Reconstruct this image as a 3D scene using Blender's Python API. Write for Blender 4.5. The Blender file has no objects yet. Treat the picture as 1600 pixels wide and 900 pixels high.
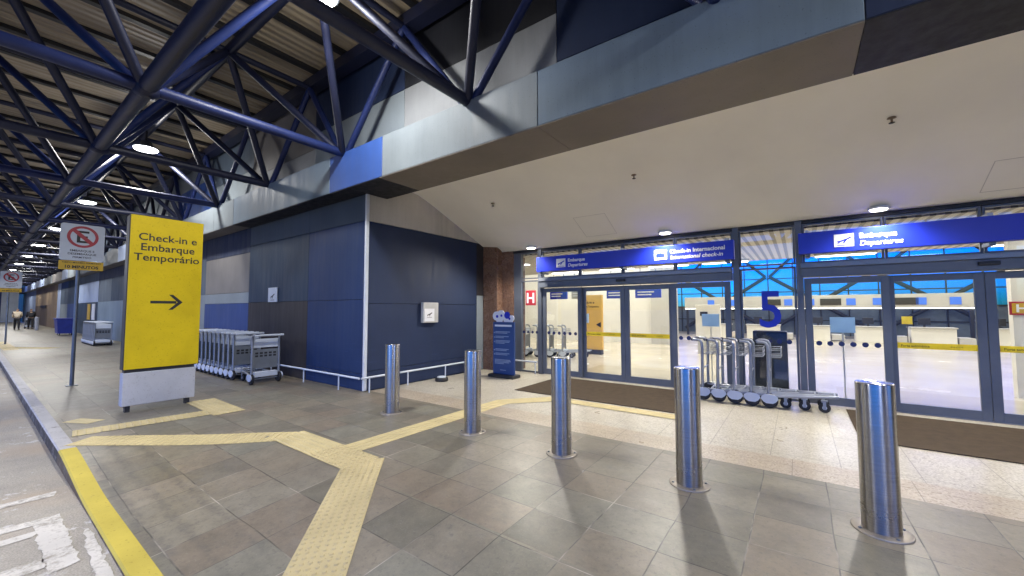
import bpy, bmesh, math, random
from mathutils import Vector, Matrix
R = math.radians
random.seed(7)
scene = bpy.context.scene
col = scene.collection

# ------------------------------------------------------------------ helpers
class MB:
    """collects shapes, links them as ONE mesh object"""
    def __init__(s):
        s.v = []; s.f = []; s.smooth = []
    def add(s, vs, fs, smooth=False):
        o = len(s.v)
        s.v += [tuple(p) for p in vs]
        for f in fs:
            s.f.append(tuple(i + o for i in f)); s.smooth.append(smooth)
        return s
    def box(s, x0, x1, y0, y1, z0, z1):
        if x0 > x1: x0, x1 = x1, x0
        if y0 > y1: y0, y1 = y1, y0
        if z0 > z1: z0, z1 = z1, z0
        v = [(x0,y0,z0),(x1,y0,z0),(x1,y1,z0),(x0,y1,z0),(x0,y0,z1),(x1,y0,z1),(x1,y1,z1),(x0,y1,z1)]
        f = [(0,3,2,1),(4,5,6,7),(0,1,5,4),(1,2,6,5),(2,3,7,6),(3,0,4,7)]
        return s.add(v, f)
    def bbox(s, x0, x1, y0, y1, z0, z1, b=0.01, seg=2):
        bm = bmesh.new()
        bmesh.ops.create_cube(bm, size=1)
        for v in bm.verts:
            v.co = ((x0+x1)/2 + v.co.x*abs(x1-x0), (y0+y1)/2 + v.co.y*abs(y1-y0), (z0+z1)/2 + v.co.z*abs(z1-z0))
        bmesh.ops.bevel(bm, geom=bm.edges[:], offset=b, segments=seg, affect='EDGES', profile=0.6)
        bm.verts.index_update()
        s.add([v.co[:] for v in bm.verts], [[v.index for v in f.verts] for f in bm.faces]); bm.free()
        return s
    def tube(s, p, q, r, n=10, r2=None, cap=True):
        p = Vector(p); q = Vector(q); d = (q-p)
        if d.length < 1e-6: return s
        d.normalize()
        a = d.orthogonal().normalized(); b = d.cross(a)
        r2 = r if r2 is None else r2
        vs = []
        for c, rr in ((p, r), (q, r2)):
            for i in range(n):
                t = 2*math.pi*i/n
                vs.append(c + (a*math.cos(t) + b*math.sin(t))*rr)
        fs = [(i, (i+1) % n, n+(i+1) % n, n+i) for i in range(n)]
        s.add(vs, fs, True)
        if cap:
            s.add(vs[:n], [tuple(range(n-1, -1, -1))]); s.add(vs[n:], [tuple(range(n))])
        return s
    def path(s, pts, r, n=8):
        pts = [Vector(p) for p in pts]
        rings = []; prev = None
        for i, p in enumerate(pts):
            d = (pts[min(i+1, len(pts)-1)] - pts[max(i-1, 0)]).normalized()
            if prev is None: a = d.orthogonal().normalized()
            else:
                a = prev - d*prev.dot(d)
                a = a.normalized() if a.length > 1e-6 else d.orthogonal().normalized()
            prev = a; b = d.cross(a)
            rings.append([p + (a*math.cos(2*math.pi*k/n) + b*math.sin(2*math.pi*k/n))*r for k in range(n)])
        vs = [v for rg in rings for v in rg]
        fs = []
        for i in range(len(pts)-1):
            for k in range(n):
                fs.append((i*n+k, i*n+(k+1) % n, (i+1)*n+(k+1) % n, (i+1)*n+k))
        s.add(vs, fs, True)
        s.add(rings[0], [tuple(range(n-1, -1, -1))]); s.add(rings[-1], [tuple(range(n))])
        return s
    def lathe(s, prof, c=(0,0,0), n=32, axis='Z'):
        vs = []; fs = []
        for r, z in prof:
            for i in range(n):
                t = 2*math.pi*i/n
                u, w = r*math.cos(t), r*math.sin(t)
                p = (u, w, z) if axis == 'Z' else ((u, z, w) if axis == 'Y' else (z, u, w))
                vs.append((c[0]+p[0], c[1]+p[1], c[2]+p[2]))
        m = len(prof)
        for j in range(m-1):
            for i in range(n):
                fs.append((j*n+i, j*n+(i+1) % n, (j+1)*n+(i+1) % n, (j+1)*n+i))
        s.add(vs, fs, True)
        s.add(vs[:n], [tuple(range(n-1, -1, -1))]); s.add(vs[-n:], [tuple(range(n))])
        return s
    def prism(s, pts, M, t):
        """2-D outline extruded along local z from 0 to t, placed by M"""
        n = len(pts)
        a = [M @ Vector((x, y, 0)) for x, y in pts]; b = [M @ Vector((x, y, t)) for x, y in pts]
        s.add(a + b, [tuple(range(n-1, -1, -1)), tuple(range(n, 2*n))] + [(i, (i+1) % n, n+(i+1) % n, n+i) for i in range(n)])
        return s
    def mesh(s, name, off=(0,0,0)):
        me = bpy.data.meshes.new(name)
        me.from_pydata([(x-off[0], y-off[1], z-off[2]) for x, y, z in s.v], [], s.f)
        for p, sm in zip(me.polygons, s.smooth): p.use_smooth = sm
        me.update(); bm = bmesh.new(); bm.from_mesh(me)
        bmesh.ops.recalc_face_normals(bm, faces=bm.faces[:]); bm.to_mesh(me); bm.free()
        return me

def root_loc(p):
    while p.parent: p = p.parent
    return p.location
def obj(name, mb, m, parent=None, recalc=True):
    me = mb.mesh(name, root_loc(parent) if parent else (0,0,0))
    me.materials.append(m)
    o = bpy.data.objects.new(name, me); col.objects.link(o)
    if parent: o.parent = parent
    return o
def tag(o, label=None, cat=None, group=None, kind=None):
    if label: o['label'] = label
    if cat: o['category'] = cat
    if group: o['group'] = group
    if kind: o['kind'] = kind
    return o
def thing(name, label, cat, loc=(0,0,0), group=None):
    o = bpy.data.objects.new(name, None); o.empty_display_size = .1; col.objects.link(o); o.location = loc
    return tag(o, label, cat, group)
def struct(name, mb, m):
    o = obj(name, mb, m); o['kind'] = 'structure'; return o
def copy_tree(o, parent=None):
    c = o.copy(); col.objects.link(c)
    if parent: c.parent = parent
    for ch in list(o.children): copy_tree(ch, c)
    return c

def FX(x, y, z):   # sheet facing +X, reading towards +Y
    return Matrix(((0,0,1,x),(1,0,0,y),(0,1,0,z),(0,0,0,1)))
def FY(x, y, z):   # sheet facing -Y, reading towards +X
    return Matrix(((1,0,0,x),(0,0,-1,y),(0,1,0,z),(0,0,0,1)))
def FZ(x, y, z, a=0):
    return Matrix.Translation((x, y, z)) @ Matrix.Rotation(a, 4, 'Z')

def text_mb(s, size, M, align='LEFT', ext=.002, bold=0.0, shear=0.0, sx=1.0, mb=None):
    cu = bpy.data.curves.new('t', 'FONT'); cu.body = s; cu.size = size; cu.align_x = align
    cu.extrude = ext; cu.offset = bold; cu.shear = shear; cu.resolution_u = 3
    o = bpy.data.objects.new('t', cu); col.objects.link(o)
    bpy.context.view_layer.update()
    dg = bpy.context.evaluated_depsgraph_get()
    me = bpy.data.meshes.new_from_object(o.evaluated_get(dg))
    mb = mb or MB()
    mb.add([M @ Vector((v.co.x*sx, v.co.y, v.co.z)) for v in me.vertices], [tuple(p.vertices) for p in me.polygons])
    bpy.data.objects.remove(o); bpy.data.curves.remove(cu); bpy.data.meshes.remove(me)
    return mb

# ------------------------------------------------------------------ materials
def nodes(name):
    m = bpy.data.materials.new(name); m.use_nodes = True
    nt = m.node_tree; b = nt.nodes['Principled BSDF']
    return m, nt, b
def N(nt, t, **kw):
    n = nt.nodes.new(t)
    for k, v in kw.items():
        if k.startswith('_'): setattr(n, k[1:], v)
        else: n.inputs[k.replace('__', ' ')].default_value = v
    return n
def L(nt, a, b): nt.links.new(a, b)
def c4(c): return (c[0], c[1], c[2], 1)
def mathn(nt, op, a, b=None, c=None, clamp=False):
    n = nt.nodes.new('ShaderNodeMath'); n.operation = op; n.use_clamp = clamp
    for i, v in enumerate((a, b, c)):
        if v is None: continue
        if isinstance(v, (int, float)): n.inputs[i].default_value = v
        else: L(nt, v, n.inputs[i])
    return n.outputs[0]
def mixc(nt, f, a, b, bt='MIX'):
    n = nt.nodes.new('ShaderNodeMix'); n.data_type = 'RGBA'; n.blend_type = bt; n.clamp_factor = True
    for i, v in ((0, f), (6, a), (7, b)):
        if isinstance(v, (int, float)): n.inputs[i].default_value = v
        elif isinstance(v, tuple): n.inputs[i].default_value = c4(v)
        else: L(nt, v, n.inputs[i])
    return n.outputs[2]
def ramp(nt, x, a, b):
    n = nt.nodes.new('ShaderNodeMapRange'); n.clamp = True
    n.inputs[1].default_value = a; n.inputs[2].default_value = b
    L(nt, x, n.inputs[0]); return n.outputs[0]
def pos(nt):
    return nt.nodes.new('ShaderNodeNewGeometry').outputs['Position']
def noise(nt, vec, scale, detail=4, rough=.55):
    n = N(nt, 'ShaderNodeTexNoise', Scale=scale, Detail=detail, Roughness=rough)
    if vec is not None: L(nt, vec, n.inputs['Vector'])
    return n.outputs['Fac']
def bump(nt, h, b, strength=.2, dist=.01):
    n = N(nt, 'ShaderNodeBump', Strength=strength, Distance=dist); L(nt, h, n.inputs['Height'])
    L(nt, n.outputs[0], b.inputs['Normal'])

def M_plain(name, c, rough=.5, metal=0., var=.18, scale=3., spec=.5, bmp=0., fine=0.):
    m, nt, b = nodes(name)
    p = nt.nodes.new('ShaderNodeTexCoord').outputs['Object']
    f = noise(nt, p, scale, 5, .6)
    f2 = ramp(nt, f, .3, .7)
    ca = tuple(x*(1-var) for x in c); cb = tuple(min(1, x*(1+var)) for x in c)
    cc = mixc(nt, f2, ca, cb)
    if fine:
        g = ramp(nt, noise(nt, p, 140, 2), .3, .7)
        cc = mixc(nt, fine, cc, mixc(nt, g, tuple(x*.6 for x in c), tuple(min(1, x*1.4) for x in c)))
    L(nt, cc, b.inputs['Base Color'])
    b.inputs['Metallic'].default_value = metal
    b.inputs['Specular IOR Level'].default_value = spec
    r = nt.nodes.new('ShaderNodeMapRange'); r.inputs[3].default_value = max(.03, rough-.08); r.inputs[4].default_value = min(1, rough+.1)
    L(nt, f, r.inputs[0]); L(nt, r.outputs[0], b.inputs['Roughness'])
    if bmp: bump(nt, noise(nt, p, scale*12, 3), b, bmp, .004)
    return m
def M_emit(name, c, s):
    m, nt, b = nodes(name)
    b.inputs['Base Color'].default_value = c4(c)
    b.inputs['Emission Color'].default_value = c4(c); b.inputs['Emission Strength'].default_value = s
    return m
def M_glass(name, tint=(.93, .96, .97), refl=1.0):
    m, nt, b = nodes(name); nt.nodes.remove(b)
    out = nt.nodes['Material Output']
    lw = nt.nodes.new('ShaderNodeLayerWeight'); lw.inputs[0].default_value = .5
    f = mathn(nt, 'POWER', lw.outputs['Facing'], 5.0)
    f = mathn(nt, 'MULTIPLY_ADD', f, 0.9*refl, .065*refl, True)
    t = N(nt, 'ShaderNodeBsdfTransparent', Color=c4(tint)); g = N(nt, 'ShaderNodeBsdfGlossy', Roughness=.01)
    mx = nt.nodes.new('ShaderNodeMixShader')
    L(nt, f, mx.inputs[0]); L(nt, t.outputs[0], mx.inputs[1]); L(nt, g.outputs[0], mx.inputs[2])
    L(nt, mx.outputs[0], out.inputs['Surface'])
    return m
def M_panel(name, c, rough=.58):
    """composite cladding: faint streaks running down, dust, tiny dents"""
    m, nt, b = nodes(name)
    p = pos(nt)
    mp = N(nt, 'ShaderNodeMapping', Scale=(9, 9, .7)); L(nt, p, mp.inputs['Vector'])
    st = ramp(nt, noise(nt, mp.outputs[0], 1.0, 5, .65), .35, .75)
    big = ramp(nt, noise(nt, p, .7, 4), .3, .7)
    ca = tuple(x*.8 for x in c); cb = tuple(min(1, x*1.16+.004) for x in c)
    cc = mixc(nt, big, ca, cb)
    cc = mixc(nt, mathn(nt, 'MULTIPLY', st, .35), cc, tuple(min(1, x*1.4+.002) for x in c))
    sp = ramp(nt, noise(nt, p, 55, 2), .66, .72)
    cc = mixc(nt, mathn(nt, 'MULTIPLY', sp, .5), cc, tuple(x*.5 for x in c))
    sz = nt.nodes.new('ShaderNodeSeparateXYZ'); L(nt, p, sz.inputs[0])
    ms = N(nt, 'ShaderNodeMapping', Scale=(1.6, 1.6, 38)); L(nt, p, ms.inputs['Vector'])
    sc = mathn(nt, 'MULTIPLY', ramp(nt, noise(nt, ms.outputs[0], 1, 5, .7), .60, .68), ramp(nt, sz.outputs[2], 1.3, .2))
    cc = mixc(nt, mathn(nt, 'MULTIPLY', sc, .5), cc, tuple(min(1, x*2.2+.02) for x in c))
    L(nt, cc, b.inputs['Base Color']); b.inputs['Specular IOR Level'].default_value = .25
    rr = nt.nodes.new('ShaderNodeMapRange'); rr.inputs[3].default_value = rough-.1; rr.inputs[4].default_value = rough+.14
    L(nt, st, rr.inputs[0]); L(nt, rr.outputs[0], b.inputs['Roughness'])
    bump(nt, noise(nt, p, 1.7, 3), b, .2, .03)
    return m
def band(nt, y, c, hw, soft):
    d = mathn(nt, 'ABSOLUTE', mathn(nt, 'SUBTRACT', y, c))
    return ramp(nt, d, hw+soft, hw-soft)

def M_slate():
    m, nt, b = nodes('slate_paving')
    p = pos(nt)
    wob = N(nt, 'ShaderNodeTexNoise', Scale=1.3, Detail=3); L(nt, p, wob.inputs['Vector'])
    off = nt.nodes.new('ShaderNodeVectorMath'); off.operation = 'MULTIPLY_ADD'
    L(nt, wob.outputs['Color'], off.inputs[0]); off.inputs[1].default_value = (.035, .035, 0); L(nt, p, off.inputs[2])
    mp = N(nt, 'ShaderNodeMapping', Location=(2.23+48, -1.83+.465*200, 0)); L(nt, off.outputs[0], mp.inputs['Vector'])
    br = nt.nodes.new('ShaderNodeTexBrick'); br.offset = 0; br.squash = 1
    for k in ('Color1', 'Color2', 'Mortar'): br.inputs[k].default_value = (1,1,1,1)
    br.inputs['Scale'].default_value = 1; br.inputs['Mortar Size'].default_value = .0055; br.inputs['Mortar Smooth'].default_value = .5
    br.inputs['Brick Width'].default_value = .48; br.inputs['Row Height'].default_value = .465
    L(nt, mp.outputs[0], br.inputs['Vector'])
    # one colour per slab
    dv = nt.nodes.new('ShaderNodeVectorMath'); dv.operation = 'DIVIDE'; L(nt, mp.outputs[0], dv.inputs[0]); dv.inputs[1].default_value = (.48, .465, 1e6)
    fl_ = nt.nodes.new('ShaderNodeVectorMath'); fl_.operation = 'FLOOR'; L(nt, dv.outputs[0], fl_.inputs[0])
    wn = nt.nodes.new('ShaderNodeTexWhiteNoise'); wn.noise_dimensions = '3D'; L(nt, fl_.outputs[0], wn.inputs['Vector'])
    cr = nt.nodes.new('ShaderNodeValToRGB'); L(nt, wn.outputs['Value'], cr.inputs[0])
    el = cr.color_ramp.elements; el[0].position = 0; el[0].color = (.125,.119,.098,1); el[1].position = 1; el[1].color = (.200,.189,.158,1)
    for po, cc_ in ((.22, (.158,.156,.130)), (.42, (.187,.172,.142)), (.6, (.160,.138,.113)), (.78, (.176,.176,.150)), (.9, (.130,.122,.105))):
        e = el.new(po); e.color = c4(cc_)
    # every slab has its own cloudy grain
    sh = nt.nodes.new('ShaderNodeVectorMath'); sh.operation = 'MULTIPLY_ADD'
    L(nt, wn.outputs['Color'], sh.inputs[0]); sh.inputs[1].default_value = (7, 7, 7); L(nt, p, sh.inputs[2])
    n1 = noise(nt, sh.outputs[0], 4.5, 10, .78); n2 = noise(nt, p, 26, 8, .75); n3 = noise(nt, p, .7, 4); n4 = noise(nt, p, 6.5, 10, .78)
    cc = mixc(nt, ramp(nt, n1, .3, .7), mixc(nt, 1, cr.outputs[0], (.86,.82,.74), 'MULTIPLY'), mixc(nt, 1, cr.outputs[0], (1.48,1.39,1.22), 'MULTIPLY'))
    cc = mixc(nt, mathn(nt, 'MULTIPLY', ramp(nt, n4, .5, .72), .38), cc, (.245,.238,.20))
    cc = mixc(nt, mathn(nt, 'MULTIPLY', ramp(nt, n3, .5, .72), .3), cc, (.185,.128,.085))
    cc = mixc(nt, mathn(nt, 'MULTIPLY', ramp(nt, n2, .53, .66), .5), cc, (.085,.08,.068))
    cc = mixc(nt, mathn(nt, 'MULTIPLY', ramp(nt, noise(nt, p, 75, 3), .6, .7), .3), cc, (.32,.3,.26))
    # joints: dark and thin, filled with pale mortar only in places
    jv = ramp(nt, noise(nt, p, 1.15, 3, .6), .53, .62)
    jc = mixc(nt, jv, (.06,.055,.046), (.40,.36,.29))
    cc = mixc(nt, mathn(nt, 'MULTIPLY', br.outputs['Fac'], mathn(nt, 'MULTIPLY_ADD', ramp(nt, noise(nt, p, 4, 4), .34, .54), .55, .42)), cc, jc)
    # dark strips of laid bars along the dropped kerb
    sx = nt.nodes.new('ShaderNodeSeparateXYZ'); L(nt, p, sx.inputs[0])
    yy = mathn(nt, 'MULTIPLY_ADD', noise(nt, p, 3, 3), .07, mathn(nt, 'SUBTRACT', sx.outputs[1], .035))
    msk = None
    for c, hw in ((.88, .05), (1.06, .035), (1.28, .03)):
        q = band(nt, yy, c, hw, .02)
        msk = q if msk is None else mathn(nt, 'MAXIMUM', msk, q)
    xs = mathn(nt, 'MULTIPLY', ramp(nt, sx.outputs[0], -7.1, -6.6), ramp(nt, sx.outputs[0], -2.2, -4.2))
    cc = mixc(nt, mathn(nt, 'MULTIPLY', mathn(nt, 'MULTIPLY', msk, xs), mathn(nt, 'MULTIPLY', ramp(nt, n4, .36, .62), .62)), cc, (.085,.08,.076))
    L(nt, cc, b.inputs['Base Color'])
    rg = nt.nodes.new('ShaderNodeMapRange'); rg.inputs[3].default_value = .24; rg.inputs[4].default_value = .6
    L(nt, n4, rg.inputs[0]); L(nt, rg.outputs[0], b.inputs['Roughness'])
    h = mathn(nt, 'SUBTRACT', mathn(nt, 'MULTIPLY_ADD', n2, .35, mathn(nt, 'MULTIPLY', n1, .5)), br.outputs['Fac'])
    bump(nt, h, b, .28, .006)
    return m
def M_granite(name, base, dark, lite, tile=None, rough=.3):
    m, nt, b = nodes(name)
    p = pos(nt)
    v = N(nt, 'ShaderNodeTexVoronoi', Scale=75); L(nt, p, v.inputs['Vector'])
    g = nt.nodes.new('ShaderNodeSeparateColor'); L(nt, v.outputs['Color'], g.inputs[0])
    cc = mixc(nt, ramp(nt, g.outputs[0], .72, .8), base, dark)
    cc = mixc(nt, ramp(nt, g.outputs[1], .6, .75), cc, lite)
    cc = mixc(nt, mathn(nt, 'MULTIPLY', ramp(nt, noise(nt, p, 1.3, 5), .4, .75), .4), cc, tuple(x*.72 for x in base))
    cc = mixc(nt, mathn(nt, 'MULTIPLY', ramp(nt, noise(nt, p, 7, 4), .5, .75), .25), cc, dark)
    if tile:
        br = nt.nodes.new('ShaderNodeTexBrick'); br.offset = 0
        for k in ('Color1', 'Color2'): br.inputs[k].default_value = (1,1,1,1)
        br.inputs['Mortar'].default_value = (0,0,0,1)
        br.inputs['Scale'].default_value = 1; br.inputs['Mortar Size'].default_value = .004
        br.inputs['Brick Width'].default_value = tile[0]; br.inputs['Row Height'].default_value = tile[1]
        mp = N(nt, 'ShaderNodeMapping', Location=tile[2]); L(nt, p, mp.inputs['Vector']); L(nt, mp.outputs[0], br.inputs['Vector'])
        cc = mixc(nt, mathn(nt, 'MULTIPLY', br.outputs['Fac'], .6), cc, tuple(x*.4 for x in dark))
    L(nt, cc, b.inputs['Base Color'])
    r = nt.nodes.new('ShaderNodeMapRange'); r.inputs[3].default_value = rough-.1; r.inputs[4].default_value = rough+.15
    L(nt, noise(nt, p, 3, 4), r.inputs[0]); L(nt, r.outputs[0], b.inputs['Roughness'])
    return m
def M_worn(name, paint, under, cov=.5, scale=6., rough=.62, soft=.08):
    """paint rubbed away in patches down to what lies under it"""
    m, nt, b = nodes(name)
    p = pos(nt)
    f = mathn(nt, 'ADD', mathn(nt, 'MULTIPLY', noise(nt, p, scale, 6, .7), .7), mathn(nt, 'MULTIPLY', noise(nt, p, scale*7, 4, .7), .3))
    k = ramp(nt, f, cov-.05, cov+soft)
    pc = mixc(nt, ramp(nt, noise(nt, p, 2.5, 5), .3, .7), tuple(x*.8 for x in paint), paint)
    pc = mixc(nt, mathn(nt, 'MULTIPLY', ramp(nt, noise(nt, p, 45, 3), .62, .7), .5), pc, tuple(x*.45 for x in paint))
    uc = mixc(nt, ramp(nt, noise(nt, p, 9, 5), .3, .7), tuple(x*.65 for x in under), under)
    L(nt, mixc(nt, k, pc, uc), b.inputs['Base Color'])
    b.inputs['Roughness'].default_value = rough; b.inputs['Specular IOR Level'].default_value = .25
    bump(nt, noise(nt, p, 30, 4), b, .25, .005)
    return m
def M_asphalt():
    m, nt, b = nodes('road_surface')
    p = pos(nt)
    a = ramp(nt, noise(nt, p, 1.6, 6, .65), .3, .7); g = ramp(nt, noise(nt, p, 90, 2), .35, .65)
    cc = mixc(nt, a, (.22,.20,.16), (.37,.335,.265))
    cc = mixc(nt, .3, cc, mixc(nt, g, (.14,.13,.11), (.5,.47,.41)))
    cc = mixc(nt, mathn(nt, 'MULTIPLY', ramp(nt, noise(nt, p, .8, 3), .52, .7), .5), cc, (.33,.24,.15))
    pat = ramp(nt, noise(nt, p, 3.1, 7, .75), .6, .64)
    cc = mixc(nt, mathn(nt, 'MULTIPLY', pat, .55), cc, (.6,.58,.56))
    L(nt, cc, b.inputs['Base Color']); b.inputs['Roughness'].default_value = .75
    bump(nt, noise(nt, p, 60, 4), b, .5, .008)
    return m
def M_deck():
    m, nt, b = nodes('corrugated_deck')
    p = pos(nt)
    sx = nt.nodes.new('ShaderNodeSeparateXYZ'); L(nt, p, sx.inputs[0])
    w = mathn(nt, 'SINE', mathn(nt, 'MULTIPLY', sx.outputs[0], 2*math.pi/.18))
    mp = N(nt, 'ShaderNodeMapping', Scale=(14, .5, 1)); L(nt, p, mp.inputs['Vector'])
    st = ramp(nt, noise(nt, mp.outputs[0], 1, 5, .7), .3, .7)
    cc = mixc(nt, st, (.25,.20,.135), (.43,.36,.26))
    cc = mixc(nt, mathn(nt, 'MULTIPLY', ramp(nt, noise(nt, p, .9, 4), .5, .75), .5), cc, (.34,.26,.17))
    L(nt, cc, b.inputs['Base Color']); b.inputs['Roughness'].default_value = .55; b.inputs['Metallic'].default_value = .0
    bump(nt, w, b, .45, .02)
    return m
def M_steel():
    m, nt, b = nodes('brushed_steel')
    p = nt.nodes.new('ShaderNodeTexCoord').outputs['Object']
    mp = N(nt, 'ShaderNodeMapping', Scale=(3, 3, 190)); L(nt, p, mp.inputs['Vector'])
    f = noise(nt, mp.outputs[0], 1, 4, .65)
    cc = mixc(nt, f, (.24,.235,.23), (.52,.51,.50))
    sx = nt.nodes.new('ShaderNodeSeparateXYZ'); L(nt, p, sx.inputs[0])
    low = ramp(nt, mathn(nt, 'ADD', sx.outputs[2], mathn(nt, 'MULTIPLY', noise(nt, p, 11, 5, .7), .45)), .52, .12)
    cc = mixc(nt, mathn(nt, 'MULTIPLY', low, .6), cc, (.17,.14,.11))
    sm = ramp(nt, noise(nt, p, 14, 6, .75), .58, .68)
    cc = mixc(nt, mathn(nt, 'MULTIPLY', sm, .35), cc, (.2,.18,.16))
    L(nt, cc, b.inputs['Base Color'])
    b.inputs['Metallic'].default_value = 1
    r = nt.nodes.new('ShaderNodeMapRange'); r.inputs[3].default_value = .15; r.inputs[4].default_value = .36
    L(nt, mathn(nt, 'MULTIPLY_ADD', low, .6, mathn(nt, 'MULTIPLY', noise(nt, p, 6, 5, .7), .8)), r.inputs[0]); L(nt, r.outputs[0], b.inputs['Roughness'])
    b.inputs['Anisotropic'].default_value = .85; b.inputs['Anisotropic Rotation'].default_value = .25
    tg = nt.nodes.new('ShaderNodeTangent'); tg.direction_type = 'RADIAL'; tg.axis = 'Z'
    L(nt, tg.outputs[0], b.inputs['Tangent'])
    bump(nt, mathn(nt, 'ADD', mathn(nt, 'MULTIPLY', f, .25), noise(nt, p, 9, 4)), b, .07, .01)
    return m
def M_louvre(name, a, c, pitch, w):
    m, nt, b = nodes(name)
    p = pos(nt)
    sx = nt.nodes.new('ShaderNodeSeparateXYZ'); L(nt, p, sx.inputs[0])
    u = mathn(nt, 'FRACT', mathn(nt, 'DIVIDE', sx.outputs[0], pitch))
    k = ramp(nt, u, w, w+.04)
    L(nt, mixc(nt, k, a, c), b.inputs['Base Color']); b.inputs['Roughness'].default_value = .5
    return m

m_slate = M_slate(); m_road = M_asphalt(); m_deck = M_deck(); m_steel = M_steel()
m_granite = M_granite('pale_granite', (.47,.43,.345), (.32,.28,.21), (.57,.53,.44), (.6, 1.05, (.3, -.1, 0)))
m_pink = M_granite('pink_granite', (.43,.36,.265), (.30,.23,.155), (.52,.45,.35), (.9, 5, (.1, 0, 0)))
m_brown = M_granite('brown_granite', (.19,.105,.07), (.06,.035,.028), (.30,.19,.13), None, .25)
m_tact = M_worn('tactile_yellow', (.57,.47,.245), (.34,.29,.2), .68, 5.)
m_tact2 = M_worn('tactile_pale', (.60,.50,.26), (.42,.36,.23), .66, 5.)
m_yel = M_worn('kerb_yellow', (.55,.44,.075), (.30,.25,.16), .64, 9., .7, .14)
m_white = M_worn('kerb_white', (.46,.45,.44), (.22,.21,.19), .56, 5.)
m_kside = M_worn('kerb_side', (.055,.05,.045), (.36,.34,.31), .55, 7.)
m_mark = M_worn('road_paint', (.62,.59,.52), (.33,.30,.245), .535, 5., .75, .08)
m_blue = M_plain('blue_tube_paint', (.010,.02,.09), .45, 0, .2, 2, .4)
m_dkblue = M_plain('dark_tube_paint', (.010,.013,.036), .45, 0, .2, 2, .4)
m_black = M_plain('black_plastic', (.012,.012,.014), .45)
m_rubber = M_plain('rubber', (.02,.02,.022), .7)
m_frame = M_plain('door_frame_aluminium', (.12,.135,.165), .42, .2, .12)
m_rail = M_plain('header_aluminium', (.2,.22,.26), .4, .4, .1)
m_trim = M_plain('white_trim', (.62,.66,.72), .4, 0, .08)
m_sign = M_plain('sign_blue', (.010,.028,.52), .4, 0, .05, 1)
m_txt = M_plain('white_lettering', (.85,.86,.88), .5, 0, .02)
m_totem = M_worn('totem_yellow', (.62,.46,.008), (.53,.39,.012), .60, 2.5, .45, .2)
m_conc = M_plain('painted_concrete', (.42,.43,.46), .75, 0, .16, 5, .3, .5, .25)
m_ink = M_plain('black_lettering', (.015,.014,.012), .5, 0, .02)
m_red = M_plain('sign_red', (.42,.03,.045), .45, 0, .05)
m_plate = M_plain('sign_white', (.58,.62,.66), .4, 0, .06)
m_ydk = M_plain('plate_yellow', (.62,.38,.02), .45, 0, .08)
m_pole = M_plain('galvanised_pole', (.16,.18,.2), .45, .6, .2)
m_ceil = M_plain('plaster_ceiling', (.90,.87,.79), .8, 0, .05, .6, .3)
m_inwall = M_plain('interior_white', (.80,.77,.70), .6, 0, .04, 1)
m_ingrey = M_plain('interior_grey', (.52,.50,.46), .6, 0, .08, 1)
m_infl = M_plain('polished_floor', (.62,.55,.43), .24, 0, .10, .5, .4)
m_mat = M_plain('doormat', (.066,.049,.034), .95, 0, .4, 9, .1, .8, .6)
m_trol = M_plain('trolley_grey', (.31,.33,.365), .38, .5, .15)
m_cover = M_plain('wheel_cover', (.60,.65,.72), .45, .0, .08)
m_tpanel = M_plain('trolley_panel', (.18,.20,.225), .5, .1, .15)
m_glass = M_glass('clear_glass')
m_bglass = M_glass('reflected_sky_glass', (.14,.56,.88), .6)  # blue of the dusk sky put into the tint
m_lamp = M_emit('lamp_glow', (.95,.97,1.), 14)
m_warm = M_emit('downlight_glow', (1,.95,.87), 7)
m_inlamp = M_emit('interior_lamp_glow', (1,.97,.9), 7)
m_screen = M_emit('screen_blue', (.03,.12,.5), .7)
m_dot = M_plain('dot_blue', (.01,.018,.10), .4)
m_strip = M_plain('strip_yellow', (.85,.74,.10), .45)
def translucent(m, f):
    nt = m.node_tree; b = nt.nodes['Principled BSDF']; t = nt.nodes.new('ShaderNodeBsdfTranslucent'); mx = nt.nodes.new('ShaderNodeMixShader')
    src = b.inputs['Base Color'].links[0].from_socket; nt.links.new(src, t.inputs[0]); mx.inputs[0].default_value = f
    nt.links.new(b.outputs[0], mx.inputs[1]); nt.links.new(t.outputs[0], mx.inputs[2]); nt.links.new(mx.outputs[0], nt.nodes['Material Output'].inputs[0])
translucent(m_strip, .65)
m_kiosk = M_plain('banner_blue', (.03,.075,.22), .45, 0, .06)
m_kline = M_plain('banner_print', (.3,.38,.5), .5)
m_bin = M_plain('bin_blue', (.015,.03,.22), .5)
m_box = M_plain('grey_box', (.48,.48,.47), .5)
m_dark = M_plain('dark_metal', (.03,.03,.034), .5, .3)

CL = dict(
    navy=M_panel('panel_navy', (.018,.030,.072)), deep=M_panel('panel_deep_blue', (.011,.030,.095)),
    slate=M_panel('panel_slate', (.075,.10,.135)), steel=M_panel('panel_blue_grey', (.016,.036,.070)),
    grey=M_panel('panel_grey', (.17,.16,.155)), dim=M_panel('panel_charcoal', (.03,.027,.031)),
    lite=M_panel('panel_pale', (.20,.232,.255)), ash=M_panel('panel_ash', (.24,.25,.262)), side=M_panel('panel_pale_grey', (.46,.445,.42)), black=M_panel('panel_black', (.014,.015,.02)),
    blue=M_panel('panel_blue', (.04,.095,.33)), mid=M_panel('panel_mid_blue', (.022,.05,.17)),
    sky=M_panel('panel_pale_blue', (.34,.42,.60)), haze=M_panel('panel_light_slate', (.155,.21,.27)),
    brown=M_panel('panel_brown', (.30,.22,.14)), dkbrown=M_panel('panel_dark_brown', (.13,.095,.065)),
    tan=M_panel('soffit_grey_brown', (.18,.158,.135)))

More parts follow.
